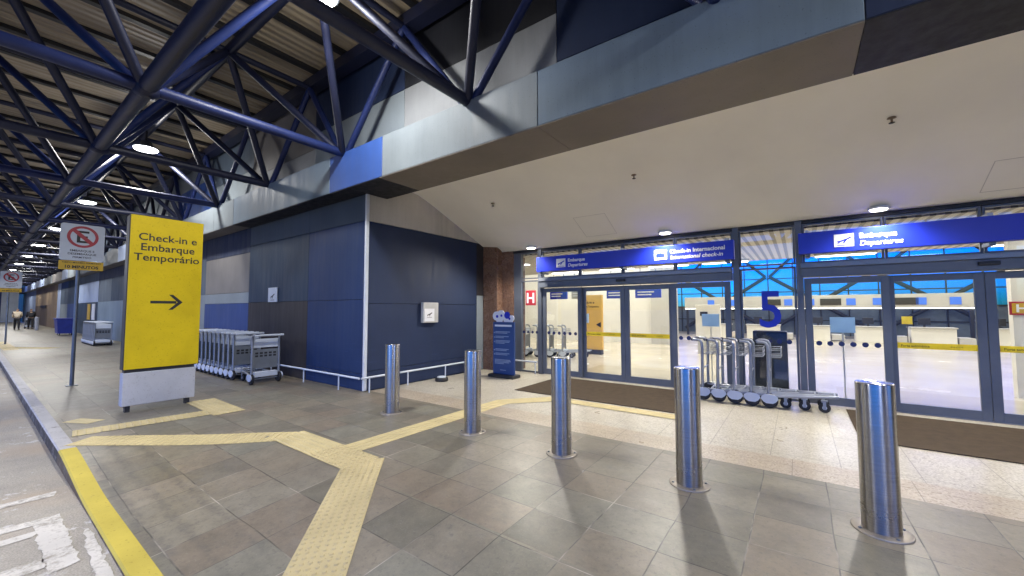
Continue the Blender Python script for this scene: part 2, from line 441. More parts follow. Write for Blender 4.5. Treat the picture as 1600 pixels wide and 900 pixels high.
# ------------------------------------------------------------------ camera
F, YAW, PITCH, ROLL, H0 = 615.4, R(35.94), R(3.1), R(-0.12), 1.6
fwd = Vector((-math.sin(YAW)*math.cos(PITCH), math.cos(YAW)*math.cos(PITCH), math.sin(PITCH)))
rt = Vector((math.cos(YAW), math.sin(YAW), 0)); up = rt.cross(fwd)
r2 = rt*math.cos(ROLL) + up*math.sin(ROLL); u2 = -rt*math.sin(ROLL) + up*math.cos(ROLL)
cd = bpy.data.cameras.new('camera'); cam = bpy.data.objects.new('camera', cd); col.objects.link(cam)
cam.matrix_world = Matrix(((r2.x, u2.x, -fwd.x, 0), (r2.y, u2.y, -fwd.y, 0), (r2.z, u2.z, -fwd.z, H0), (0,0,0,1)))
cd.sensor_width = 36; cd.lens = F/1600*36; cd.clip_start = .05; cd.clip_end = 2000
scene.camera = cam

# ------------------------------------------------------------------ ground, road, paving
def sst(a, b, x):
    t = max(0, min(1, (x-a)/(b-a))); return t*t*(3-2*t)
def GH(x, y):      # dropped kerb: the paving falls to the road
    return -.11*sst(-7.0, -4.9, x)*(1-max(0, min(1, (y-.81)/1.45)))
def sheet(xs, ys, dz, hf=GH):
    mb = MB(); vs = [(x, y, hf(x, y)+dz) for y in ys for x in xs]; n = len(xs)
    mb.add(vs, [(j*n+i, j*n+i+1, (j+1)*n+i+1, (j+1)*n+i) for j in range(len(ys)-1) for i in range(n-1)], True)
    return mb
def lin(a, b, st):
    n = max(1, int(round((b-a)/st))); return [a+(b-a)*i/n for i in range(n+1)]

g = MB(); g.add([(-900,-900,-.16),(900,-900,-.16),(900,900,-.16),(-900,900,-.16)], [(0,1,2,3)])
struct('ground', g, M_plain('far_ground', (.09,.085,.075), .9))
g = MB(); g.add([(-400,-16,-.135),(200,-16,-.135),(200,.72,-.135),(-400,.72,-.135)], [(0,1,2,3)])
struct('road', g, m_road)
XS = [-120,-60,-30,-15] + lin(-7.4, -2, .12) + [0, 5, 12]
struct('pavement', sheet(XS, lin(.81, 2.3, .1)+[2.6, 4.72], 0), m_slate)
struct('granite_border', sheet([-6.9, 12], [4.72, 5.22], .0), m_pink)
struct('granite_paving', sheet([-6.9, 12], [5.22, 8.5], .0), m_granite)
struct('interior_floor', sheet([-16, 14], [8.5, 31], .002), m_infl)

# kerb: white stretch, then the yellow dropped stretch
def kerb(x0, x1, nx):
    top, side = MB(), MB()
    xs = lin(x0, x1, nx); vs = []
    for x in xs:
        z = GH(x, .81); vs += [(x, .672, z-.012), (x, .685, z+.003), (x, .812, z+.003)]
    top.add(vs, [(3*i+k, 3*i+3+k, 3*i+4+k, 3*i+1+k) for i in range(len(xs)-1) for k in (0, 1)])
    sv = []
    for x in xs:
        z = GH(x, .81); sv += [(x, .662, -.16), (x, .672, z-.012)]
    side.add(sv, [(2*i, 2*i+2, 2*i+3, 2*i+1) for i in range(len(xs)-1)])
    return top, side
ka, kb = kerb(-120, -6.9, 3.0)
struct('kerb', ka, m_white); struct('kerb_face', kb, m_kside)
ka, kb = kerb(-6.9, 12, .15)
struct('yellow_kerb', ka, m_yel); struct('yellow_kerb_face', kb, M_worn('kerb_face_soil', (.12,.09,.06), (.25,.22,.17), .55, 8.))

# worn white markings on the road
mk = MB()
def mark(pts):
    rr = random.Random(len(mk.v)+3); P = []
    for (xa, ya), (xb, yb) in zip(pts, pts[1:]+pts[:1]):
        n_ = max(1, int(math.hypot(xb-xa, yb-ya)/.035)) if max(abs(ya), abs(yb)) < 1 else 40
        for i in range(n_):
            t = i/n_; P.append((xa+(xb-xa)*t+rr.gauss(0, .007), ya+(yb-ya)*t+rr.gauss(0, .007), -.131))
    mk.add(P, [tuple(range(len(P)))])
mark([(-5.72,-6),(-5.70,.56),(-5.82,.57),(-5.84,-6)])
mark([(-5.04,-6),(-5.04,.38),(-5.16,.38),(-5.16,-6)])
mark([(-4.80,-6),(-4.80,.38),(-4.90,.38),(-4.90,-6)])
mark([(-4.02,.38),(-4.10,.53),(-5.16,.53),(-5.16,.38)])
mark([(-4.16,-6),(-4.16,.38),(-4.34,.38),(-4.34,-6)])
mark([(-4.3,.58),(-3.6,.56),(-3.6,.64),(-4.6,.645),(-4.7,.62)])
struct('road_markings', mk, m_mark)

# ------------------------------------------------------------------ tactile paving
def tactile(name, a, b, w, kind, m, dz=.004):
    """strip from a to b (centre line), width w; kind: domes or bars across / along"""
    a = Vector((a[0], a[1])); b = Vector((b[0], b[1])); d = (b-a); ln = d.length; d.normalize(); n = Vector((-d.y, d.x))
    mb = MB(); k = max(2, int(ln/.12))
    vs = []
    for i in range(k+1):
        for s_ in (-.5, .5):
            p = a + d*(ln*i/k) + n*(w*s_); vs.append((p.x, p.y, GH(p.x, p.y)+dz))
    mb.add(vs, [(2*i, 2*i+2, 2*i+3, 2*i+1) for i in range(k)])
    if kind == 'domes':
        st = .057; nx = int(ln/st); ny = int(w/st)
        for i in range(nx):
            for j in range(ny):
                p = a + d*((i+.5)*ln/nx) + n*(-w/2+(j+.5)*w/ny); z = GH(p.x, p.y)+dz
                r = []
                for rr, hh in ((.018, 0), (.010, .008)):
                    r += [(p.x+rr*math.cos(t*math.pi/4), p.y+rr*math.sin(t*math.pi/4), z+hh) for t in range(8)]
                mb.add(r, [(t, (t+1) % 8, 8+(t+1) % 8, 8+t) for t in range(8)], True); mb.add(r[8:], [tuple(range(8))])
    else:
        e, f_ = (d, n)
        st = .075
        cnt = int(ln/st) if kind == 'across' else int(w/st)
        for i in range(cnt):
            if kind == 'across': c = a + d*((i+.5)*ln/cnt); p0, p1, hw = c - n*(w*.47), c + n*(w*.47), d*.014
            else: c = a + n*(-w/2+(i+.5)*w/cnt); p0, p1, hw = c + d*.01, c + d*(ln-.01), n*.014
            seg = max(1, int((p1-p0).length/.3)); vs = []
            for q in range(seg+1):
                p = p0 + (p1-p0)*(q/seg); z = GH(p.x, p.y)+dz
                vs += [(p.x-hw.x, p.y-hw.y, z), (p.x-hw.x*.6, p.y-hw.y*.6, z+.005), (p.x+hw.x*.6, p.y+hw.y*.6, z+.005), (p.x+hw.x, p.y+hw.y, z)]
            mb.add(vs, [(4*q+t, 4*q+4+t, 4*q+5+t, 4*q+1+t) for q in range(seg) for t in range(3)])
    o = struct(name, mb, m); return o
tactile('tactile_path', (-7.18,.86), (-5.24,2.47), .36, 'across', m_tact2)
tactile('tactile_path', (-5.34,2.47), (-4.42,2.47), .41, 'along', m_tact2, .0055)
tactile('tactile_path', (-4.42,2.47), (-3.72,2.47), .42, 'domes', m_tact, .006)
tactile('tactile_path', (-3.80,2.56), (-2.0,.86), .40, 'domes', m_tact, .0045)
tactile('tactile_path', (-4.22,2.68), (-4.20,5.55), .33, 'along', m_tact2)
tactile('tactile_path', (-4.24,5.45), (-3.55,6.22), .34, 'along', m_tact2, .0055)
tactile('tactile_path', (-3.70,6.20), (-1.42,6.20), .27, 'along', m_tact2, .007)
tactile('tactile_path', (-7.66,.86), (-7.50,2.3), .36, 'across', m_tact2, .0052)
tactile('tactile_path', (-8.62,2.48), (-7.2,2.46), .42, 'along', m_tact2, .006)
tactile('tactile_path', (-8.60,.95), (-8.20,1.15), .22, 'along', m_tact2)
tactile('tactile_path', (-27.5,1.0), (-25.5,2.2), .5, 'across', m_tact)
tactile('tactile_path', (-33,1.0), (-25.7,1.1), .4, 'along', m_tact)

# ------------------------------------------------------------------ terminal building
B = thing('terminal_building', 'airport terminal with navy and grey panelled walls, deep fascia and glazed entrance', 'building', (-6.92, 4.6, 0))
YW, XB, ZS = 4.6, -6.92, 3.93
g = MB(); g.box(-130, XB-.062, YW+.062, YW+.3, -.1, 7.2); g.box(XB-.3, XB-.062, YW+.062, 8.95, -.1, 4.4)
g.box(XB, 14, YW+.07, YW+.3, ZS+.35, 7.2)
obj('wall_core', g, CL['black'], B)
G = .004
def wallp(x0, x1, z0, z1, c):
    mb = MB(); mb.bbox(x0+G, x1-G, YW, YW+.06, z0+G, z1-G, .003, 1); obj('wall_panel', mb, CL[c], B)
def sidep(y0, y1, z0, z1, c):
    mb = MB(); mb.bbox(XB-.06, XB, y0+G, y1-G, z0+G, z1-G, .003, 1); obj('wall_panel', mb, CL[c], B)
for a in [(-9.17,-6.93,0,.33,'deep'),(-9.17,-6.93,.33,1.80,'deep'),(-9.17,-6.93,1.80,3.39,'deep'),(-9.17,-6.93,3.39,3.925,'slate'),
          (-12.45,-9.17,0,1.80,'dim'),(-12.45,-9.17,1.80,3.39,'steel'),(-12.45,-9.17,3.39,3.925,'slate'),
          (-15.92,-12.45,0,1.0,'dim'),(-15.92,-12.45,1.0,1.79,'mid'),(-15.92,-12.45,1.79,2.1,'lite'),(-15.92,-12.45,2.1,3.22,'grey'),(-15.92,-12.45,3.22,3.925,'navy'),
          (-19.2,-15.92,0,2.1,'lite'),(-19.2,-15.92,2.1,3.3,'slate'),(-19.2,-15.92,3.3,3.925,'navy'),
          (-23.2,-19.2,0,2.1,'steel'),(-23.2,-19.2,2.1,3.3,'grey'),(-23.2,-19.2,3.3,3.925,'slate'),
          (-27.1,-23.2,0,2.1,'haze'),(-27.1,-23.2,2.1,3.3,'steel'),(-27.1,-23.2,3.3,3.925,'slate'),
          (-34.3,-27.1,0,2.1,'haze'),(-30.6,-27.1,2.1,3.4,'steel'),(-34.3,-30.6,2.1,3.4,'slate'),(-34.3,-27.1,3.4,3.925,'navy'),
          (-41.5,-34.3,0,2.1,'steel'),(-41.5,-34.3,2.1,3.4,'sky'),(-41.5,-34.3,3.4,3.925,'slate'),
          (-46.8,-41.5,0,2.1,'mid'),(-46.8,-41.5,2.1,3.4,'steel'),(-46.8,-41.5,3.4,3.925,'steel'),
          (-50.9,-46.8,0,2.1,'lite'),(-50.9,-46.8,2.1,3.4,'slate'),(-50.9,-46.8,3.4,3.925,'mid'),(-53,-50.9,0,3.925,'sky'),
          (-72,-53,2.1,3.925,'brown'),(-60,-53,0,2.1,'brown'),(-72,-60,0,2.1,'dkbrown'),
          (-90,-72,0,3.925,'sky')]: wallp(*a)
for a in [(4.66,7.94,0,.38,'navy'),(4.66,7.94,.38,1.72,'navy'),(4.66,7.94,1.72,3.38,'navy'),(4.66,8.92,3.38,4.40,'side'),
          (7.94,8.92,0,1.97,'lite'),(7.94,8.92,1.97,3.38,'dim')]: sidep(*a)
g = MB(); g.bbox(XB-.03, XB+.018, YW-.018, YW+.055, .01, 3.92, .006, 1); obj('corner_trim', g, m_trim, B)
# fascia
def fasc(x0, x1, c, z0=ZS, z1=4.65):
    mb = MB(); mb.bbox(x0+G, x1-G, 4.15, 4.60, z0, z1, .006, 1); obj('fascia_panel', mb, CL[c], B)
for x0, x1, c in [(.52,3.8,'navy'),(3.8,8,'slate'),(8,14,'lite'),(-2.6,.52,'haze'),(-5.82,-2.6,'lite'),(-7.53,-5.82,'blue'),(-12.42,-7.53,'haze'),(-13.9,-12.42,'lite'),
                  (-17.2,-13.9,'lite'),(-20.5,-17.2,'slate'),(-24.2,-20.5,'haze'),(-26.6,-24.2,'sky'),(-29.2,-26.6,'lite'),(-34,-29.2,'haze'),(-38,-34,'slate'),(-43,-38,'lite'),(-46,-43,'sky'),
                  (-52,-46,'grey'),(-58,-52,'lite'),(-72,-58,'sky'),(-90,-72,'mid')]: fasc(x0, x1, c)
def soff(x0, x1, c, y0=4.155, y1=5.07):
    mb = MB(); mb.box(x0+G, x1-G, y0, y1, ZS-.014, ZS-.002); obj('soffit_panel', mb, CL[c], B)
soff(-5.9, -2.6, 'tan'); soff(-2.6, .52, 'tan'); soff(.52, 14, 'black'); soff(XB+.003, -5.9, 'black'); soff(-12.45, XB-.003, 'black', 4.155, 4.595); soff(-90, -12.45, 'grey', 4.155, 4.595)
g = MB(); g.box(XB, 14, 4.602, 5.068, ZS, ZS+.3); obj('fascia_beam', g, CL['black'], B)
# upper wall
def upp(x0, x1, z0, z1, c):
    mb = MB(); mb.bbox(x0+G, x1-G, YW+.003, YW+.06, z0+G, z1-G, .003, 1); obj('upper_panel', mb, CL[c], B)
for a in [(-2.57,1.8,4.66,4.99,'haze'),(-2.57,1.8,4.99,7.1,'navy'),(1.8,6,4.66,7.1,'slate'),(6,14,4.66,7.1,'navy'),
          (-5.8,-2.57,4.66,5.70,'ash'),(-5.8,-2.57,5.70,7.1,'black'),(-9.0,-5.8,4.66,5.70,'lite'),(-9.0,-5.8,5.70,7.1,'navy'),
          (-12.4,-9.0,4.66,5.35,'ash'),(-12.4,-9.0,5.35,7.1,'grey'),(-15.7,-12.4,4.66,5.6,'lite'),(-15.7,-12.4,5.6,7.1,'slate'),
          (-19,-15.7,4.66,6,'blue'),(-19,-15.7,6,7.1,'lite'),(-26,-19,4.66,7.1,'lite'),(-36,-26,4.66,7.1,'slate'),(-50,-36,4.66,7.1,'grey'),(-90,-50,4.66,7.1,'slate')]: upp(*a)

# recess ceiling: curved at the front, falling to the glass
m_seam = M_plain('hatch_seam', (.58,.555,.51), .7)
profl = [(5.07,4.24),(5.6,4.235),(5.9,4.20),(6.15,4.12),(6.4,4.03),(8.25,3.285),(8.36,3.22),(8.44,3.13)]
profr = [(5.07,4.24),(5.6,4.235),(5.9,4.18),(6.15,4.08),(6.4,3.96),(8.1,3.155),(8.2,3.13),(8.44,3.125)]
XK = [XB+.003, -5.4, 12]
def pt(y, pr):
    for (y0, z0), (y1, z1) in zip(pr, pr[1:]):
        if y0 <= y <= y1: return z0+(z1-z0)*(y-y0)/(y1-y0)
    return pr[-1][1]
def cz(y, x=0):
    k = max(0, min(1, (x-XK[0])/(XK[1]-XK[0]))); return pt(y, profl)*(1-k)+pt(y, profr)*k
YC = sorted(set([p[0] for p in profl]+[p[0] for p in profr])); XC = lin(XK[0], XK[1], .25)+[12]
g = MB(); nx = len(XC)
vs = [(x, y, cz(y, x)) for y in YC for x in XC]
g.add(vs, [(j*nx+i, j*nx+i+1, (j+1)*nx+i+1, (j+1)*nx+i) for j in range(len(YC)-1) for i in range(nx-1)], True)
obj('recess_ceiling', g, m_ceil, B)
for x0, x1, y0, y1 in ((-3.75,-3.05,7.35,8.0),(2.06,2.75,7.48,8.05)):
    g = MB(); t = .01
    for (a, b_, c, d) in ((x0,x1,y0,y0+t),(x0,x1,y1-t,y1),(x0,x0+t,y0,y1),(x1-t,x1,y0,y1)):
        vs = [(a,c,cz(c,a)-.003),(b_,c,cz(c,b_)-.003),(b_,d,cz(d,b_)-.003),(a,d,cz(d,a)-.003)]
        g.add(vs, [(0,1,2,3)])
    obj('access_hatch', g, m_seam, B)
# granite pier at the left of the glass
g = MB(); g.bbox(-6.915, -6.43, 8.2, 8.95, 0, 3.32, .008, 1); g.box(-6.43, -6.05, 8.42, 8.95, 0, 3.2); obj('granite_column', g, m_brown, B)
g = MB(); g.bbox(5.6, 6.2, 8.2, 8.95, 0, 3.32, .008, 1); obj('granite_column', g, m_brown, B)
g = MB(); g.box(11.9, 12.1, 4.66, 9, 0, 4.4); obj('end_wall', g, CL['navy'], B)

# glazed entrance ---------------------------------------------------------
YG = 8.45
def rect_frame(mb, x0, x1, z0, z1, y, w, wb, wt, d=.05):
    mb.bbox(x0, x0+w, y-d/2, y+d/2, z0, z1, .004, 1); mb.bbox(x1-w, x1, y-d/2, y+d/2, z0, z1, .004, 1)
    mb.box(x0+w, x1-w, y-d/2+.002, y+d/2-.002, z0, z0+wb); mb.box(x0+w, x1-w, y-d/2+.002, y+d/2-.002, z1-wt, z1)
def circle(n=20, r=1, cx=0, cy=0): return [(cx+r*math.cos(2*math.pi*i/n), cy+r*math.sin(2*math.pi*i/n)) for i in range(n)]
def leaf(name, x0, x1, y, z1=2.12, w=.10, dots=0, strip=None):
    f = MB(); rect_frame(f, x0, x1, .012, z1, y, w, .13, .10)
    o = obj(name, f, m_frame, B)
    p = MB(); p.box(x0+w-.01, x1-w+.01, y-.005, y+.005, .12, z1-.09); obj('pane', p, m_glass, o)
    if dots:
        a, b_ = x0+w+.07, x1-w-.07
        for i in range(dots): obj('safety_dot', MB().prism(circle(18, .04), FY(a+(b_-a)*i/(dots-1), y-.0065, 1.02), .001), m_dot, o)
    if strip:
        s = MB(); s.box(x0+w, x1-w, y-.0075, y-.0062, .985, 1.075); so = obj('safety_strip', s, m_strip, o)
        t = text_mb('Porta automática', .05, FY(x0+w+.04, y-.0082, 1.012), ext=.0003, bold=.0005, sx=.9)
        obj('strip_lettering', t, m_ink, o)
        obj('strip_arrows', text_mb('<<<<<', .05, FY(x1-w-.27, y-.0082, 1.012), ext=.0003, sx=.9), m_ink, o)
    return o
for x in (-5.17, .10):
    leaf('fixed_leaf', x, x+1.07, YG, dots=6)
    leaf('sliding_door', x+1.035, x+2.07, YG+.085, strip=True)
    leaf('sliding_door', x+2.074, x+3.11, YG+.085, strip=True)
    leaf('fixed_leaf', x+3.075, x+4.15, YG, dots=6)
    g = MB(); g.bbox(x-.04, x+4.19, YG-.13, YG+.14, 2.135, 2.285, .006, 1); obj('door_header', g, m_frame, B)
    g = MB(); g.bbox(x-.04, x+4.19, YG-.15, YG+.10, 2.29, 2.37, .006, 1); obj('header_rail', g, m_rail, B)
    g = MB(); g.bbox(x+1.97, x+2.17, YG-.185, YG-.132, 2.20, 2.255, .012, 2); obj('door_sensor', g, m_black, B)
    g = MB(); g.box(x+1.05, x+3.1, YG+.05, YG+.12, .003, .012); obj('floor_track', g, m_rail, B)
# mullions, sidelights and transom lights
for x in (-5.22, -.91, .045, 4.30, 5.52):
    g = MB(); g.bbox(x-.05, x+.05, YG-.07, YG+.07, 0, 3.12, .005, 1); obj('mullion', g, m_frame, B)
g = MB(); g.bbox(-6.05, -5.84, YG-.02, YG+.12, 0, 3.12, .005, 1); obj('mullion', g, m_frame, B)
def pane(name, x0, x1, z0, z1, w=.035, y=YG):
    f = MB(); rect_frame(f, x0, x1, z0, z1, y, w, w, w, .06); o = obj(name, f, m_frame, B)
    p = MB(); p.box(x0+w-.005, x1-w+.005, y-.005, y+.005, z0+w-.005, z1-w+.005); obj('pane', p, m_glass, o); return o
w5 = pane('window', -.858, -.008, .012, 2.34)
t = text_mb('5', .92, FY(-.40, YG-.0065, 1.28), 'CENTER', .0004, .012, 0, .86); obj('door_number', t, m_sign, w5)
for i in range(5): obj('safety_dot', MB().prism(circle(18, .04), FY(-.72+.145*i, YG-.0065, 1.02), .001), m_dot, w5)
ws = pane('window', -5.838, -5.272, .012, 2.34)
for i in range(4): obj('safety_dot', MB().prism(circle(18, .036), FY(-5.74+.13*i, YG-.0065, 1.02), .001), m_dot, ws)
pane('window', 4.352, 5.468, .012, 2.34)
for x0, x1 in ((-5.838,-5.272),(-5.168,-4.14),(-4.13,-3.1),(-3.09,-2.0),(-1.99,-.962),(-.858,-.008),(.097,1.13),(1.14,2.16),(2.17,3.2),(3.21,4.248),(4.352,5.468)):
    pane('transom_light', x0, x1, 2.375, 3.06, .03)
g = MB(); g.box(-6.05, 5.57, YG-.05, YG+.05, 3.065, 3.13); obj('head_strip', g, m_dark, B)
g = MB(); g.box(XB, 12, 8.452, 9.0, 3.2, 4.3); obj('bulkhead', g, m_ceil, B)

# ------------------------------------------------------------------ interior
struct('interior_ceiling', MB().box(-16, 14, 8.62, 13.6, 3.02, 3.12), M_louvre('louvre_ceiling', (.62,.57,.50), (.26,.235,.20), .16, .55))
struct('interior_ceiling', MB().box(-16, 14, 13.6, 31, 6.0, 6.1), m_ingrey)
struct('interior_wall', MB().box(-16, -5.5, 18.7, 18.9, 0, 6), m_inwall)
struct('interior_wall', MB().box(-5.498, -4.4, 18.5, 18.9, 0, 6), m_ingrey)
struct('interior_wall', MB().box(-16.2, -16, 8.6, 31, 0, 6), m_inwall)
struct('interior_wall', MB().box(14, 14.2, 8.6, 31, 0, 6), m_inwall)
struct('interior_wall', MB().box(-8.2, -8.0, 18.9, 31, 0, 6), m_inwall)
struct('interior_wall', MB().box(-16, 14, 13.55, 13.6, 3.02, 6.1), m_ingrey)
# back wall of blue glass and braces standing in for reflections in the doors
W = thing('reflection_wall', 'blue glass wall with dark braces behind the hall, standing in for door reflections', 'glass wall', (3, 30, 0))
g = MB(); g.box(-8, 14, 30, 30.02, 0, 6); obj('pane', g, m_bglass, W)
for i in range(18):
    x = i*1.3-8; obj('mullion', MB().box(x-.03, x+.03, 29.9, 29.98, 0, 6), m_dark, W)
for z in (.9, 1.75, 2.65, 3.5, 4.4, 5.3): obj('transom', MB().box(-8, 14, 29.91, 29.97, z-.03, z+.03), m_dark, W)
obj('dado_panel', MB().box(-8, 14, 29.985, 29.998, 0, 1.72), M_plain('slate_dado', (.11,.14,.19), .6), W)
for x in (-6.5, -1.5, 3.5, 8.5):
    for s_ in (-1, 1):
        g = MB(); g.tube((x+2.5-s_*2.4, 29.6, .3), (x+2.5+s_*2.4, 29.6, 3.6), .11, 8); obj('brace', g, m_dark, W)
        g = MB(); g.tube((x+2.5-s_*2.4, 29.5, 3.6), (x+2.5, 28.9, 5.9), .09, 8); obj('brace', g, m_dark, W)
K = thing('checkin_bulkhead', 'long pale bulkhead with small screens above the check-in counters', 'bulkhead', (1, 26.2, 1.63))
g = MB(); g.bbox(-5.7, 6.5, 26.2, 26.9, 1.63, 2.30, .01, 1); obj('fascia', g, m_ingrey, K)
for i, x in enumerate((-4.4,-3.2,-1.6,-.6,.35,.95,2.0,3.0,3.75,4.5,5.6)):
    w_ = .85 if i % 3 == 2 else .36
    g = MB(); g.bbox(x, x+w_, 26.17, 26.197, 1.78, 2.12, .004, 1); obj('screen', g, m_screen if w_ < .5 else m_black, K)
g = MB(); g.box(-5.7, 6.4, 26.3, 26.45, 1.60, 1.627); obj('light_strip', g, m_inlamp, K)
for x in (-5.6, .2, 6.3): obj('post', MB().box(x-.06, x+.06, 26.4, 26.52, 0, 1.6), m_dark, K)
cn = ['white check-in counter beyond the trolleys in the left bay', 'white check-in counter seen just left of the number five', 'white check-in counter left of the hanging notice in the right bay', 'white check-in counter right of the hanging notice in the right bay', 'white check-in counter at the left of the right sliding door', 'white check-in counter near the pale pillar in the right sliding door']
for i, (x, w_) in enumerate(((-4.3, 1.2), (-2.3, 1.5), (.3, .95), (2.2, 1.3), (4.1, 1.4), (6.3, 1.0))):
    c = thing('checkin_counter', cn[i], 'counter', (x+w_/2, 25.3, 0), 'check-in counters')
    g = MB(); g.bbox(x, x+w_, 25.0, 25.7, 0, .70, .01, 1); obj('body', g, m_inwall, c)
    g = MB(); g.bbox(x-.04, x+w_+.04, 24.95, 25.75, .703, .76, .01, 1); obj('worktop', g, m_ingrey, c)
    g = MB(); g.bbox(x+.3, x+.7, 25.4, 25.44, .86, 1.16, .006, 1); g.box(x+.46, x+.54, 25.41, 25.43, .76, .86); obj('monitor', g, m_dark, c)
    g = MB(); g.bbox(x+w_+.06, x+w_+.55, 25.0, 26.1, .05, .32, .01, 1); obj('baggage_belt', g, m_ingrey, c)
# small things in the hall
def stand_sign(name, label, x, y, w, h, m, z0=.1):
    t = thing(name, label, 'sign', (x, y, 0))
    g = MB(); g.bbox(x-w/2, x+w/2, y-.06, y+.06, z0, z0+h, .01, 1); obj('panel', g, m, t)
    g = MB(); g.box(x-w/2+.03, x+w/2-.03, y-.1, y+.1, 0, z0); obj('foot', g, m_dark, t)
    return t
t = stand_sign('totem_sign', 'orange yellow information totem standing inside the hall behind the left sliding door', -6.08, 13.2, .95, 1.95, M_plain('totem_orange', (.75,.45,.09), .5, 0, .05), .16)
x0 = text_mb('Check-in e', .12, FY(-6.42, 13.13, 1.80), ext=.001, bold=.002); text_mb('Embarque Temporário', .10, FY(-6.5, 13.13, 1.66), ext=.001, bold=.001, sx=.85, mb=x0)
x0.prism([(0,0),(.18,.1),(.18,-.1)], FY(-5.83, 13.13, 1.05), .002); x0.box(-6.45, -6.2, 13.128, 13.13, 1.14, 1.16); x0.box(-6.45, -6.25, 13.128, 13.13, 1.0, 1.02); x0.box(-6.45, -6.22, 13.128, 13.13, .86, .88)
obj('lettering', x0, m_ink, t)
for i, (x, y, w_, lab) in enumerate(((-8.15, 14.6, .8, 'blue overhead sign seen through the far left glass leaf'), (-7.25, 14.6, .55, 'grey overhead sign beside the blue one in the far left glass leaf'),
                                 (-5.75, 15, .85, 'blue overhead sign above the orange totem in the hall'), (-4.55, 15, .95, 'blue overhead sign seen at the meeting stiles of the left sliding doors'))):
    s = thing('hanging_sign', lab, 'sign', (x, y, 2.0), 'overhead signs in the hall')
    g = MB(); g.bbox(x-w_/2, x+w_/2, y-.05, y+.05, 2.02, 2.38, .01, 1); obj('panel', g, m_sign if i != 1 else m_ingrey, s)
    g = MB(); g.tube((x-w_*.3, y, 2.37), (x-w_*.3, y, 5.98), .012, 6); obj('hanger', g, m_dark, s); g = MB(); g.tube((x+w_*.3, y, 2.37), (x+w_*.3, y, 5.98), .012, 6); obj('hanger', g, m_dark, s)
    for z_, e_ in ((2.22, .25), (2.12, .15)): obj('printed_line', MB().box(x-w_*.4, x+w_*e_, y-.054, y-.051, z_, z_+.045), m_txt, s)
m_notice = M_plain('notice_blue', (.62,.78,.95), .5, 0, .05); translucent(m_notice, .5)
k = thing('info_kiosk', 'black information kiosk standing inside the glass below the number five', 'kiosk', (-.45, 9.0, 0))
g = MB(); g.bbox(-.72, -.18, 8.85, 9.15, .05, 1.18, .015, 2); obj('body', g, m_black, k)
g = MB(); g.box(-.66, -.24, 8.842, 8.848, .45, 1.05); obj('screen', g, m_dark, k)
g = MB(); g.bbox(-.78, -.12, 8.8, 9.2, 0.003, .05, .008, 1); obj('foot', g, m_dark, k)
for x, y, z, lab in ((.62, 9.0, 1.18, 'pale blue notice on a stand behind the six blue dots'), (-5.1, 10.6, 1.2, 'pale blue notice on a stand inside the far left leaf'), (-1.55, 9.5, 1.22, 'pale blue notice on a stand behind the trolleys')):
    s = thing('notice_stand', lab, 'notice', (x, y, 0), 'notices on stands in the hall')
    g = MB(); g.bbox(x-.17, x+.17, y-.01, y+.01, z, z+.27, .004, 1); obj('panel', g, m_notice, s)
    g = MB(); g.tube((x, y+.02, .02), (x, y+.02, z+.1), .012, 8); obj('post', g, m_inwall, s)
    g = MB(); g.lathe([(.14, .003), (.14, .015), (.02, .03)], (x, y+.02, 0), 24); obj('foot', g, m_inwall, s)
s = thing('notice_board', 'white standing notice board seen above the trolleys in the left bay', 'board', (-2.6, 15.5, 0))
g = MB(); g.bbox(-3.0, -2.2, 15.4, 15.5, .5, 1.75, .01, 1); obj('panel', g, m_inwall, s); g = MB(); g.box(-2.95, -2.25, 15.38, 15.52, 0, .5); obj('foot', g, m_ingrey, s)
g = MB(); g.box(-2.85, -2.6, 15.392, 15.398, 1.35, 1.5); obj('picture', g, m_dark, s)
s = thing('yellow_notice', 'small yellow notice on a post between two counters', 'notice', (3.6, 23, 0))
g = MB(); g.bbox(3.5, 3.82, 22.98, 23.0, .95, 1.27, .004, 1); obj('panel', g, m_strip, s); g = MB(); g.tube((3.66, 23.02, 0.01), (3.66, 23.02, 1.1), .015, 8); obj('post', g, m_dark, s)
s = thing('pillar', 'pale round pillar inside the hall at the right sliding door', 'pillar', (4.55, 14.6, 0))
g = MB(); g.tube((4.55, 14.6, 0), (4.55, 14.6, 6), .22, 28); obj('shaft', g, m_inwall, s)
s = thing('hydrant_sign', 'small red H hydrant sign on a pale post at the right edge', 'sign', (3.25, 11, 0))
g = MB(); g.bbox(3.08, 3.36, 11, 11.02, 1.48, 1.72, .004, 1); obj('plate', g, m_red, s)
g = MB(); g.box(3.11, 3.33, 10.997, 10.9985, 1.51, 1.69); obj('field', g, m_ydk, s)
obj('lettering', text_mb('H', .19, FY(3.22, 10.996, 1.535), 'CENTER', .001, .006), m_txt, s)
g = MB(); g.box(3.12, 3.38, 11.022, 11.2, 0, 3.0); obj('post', g, m_inwall, s)

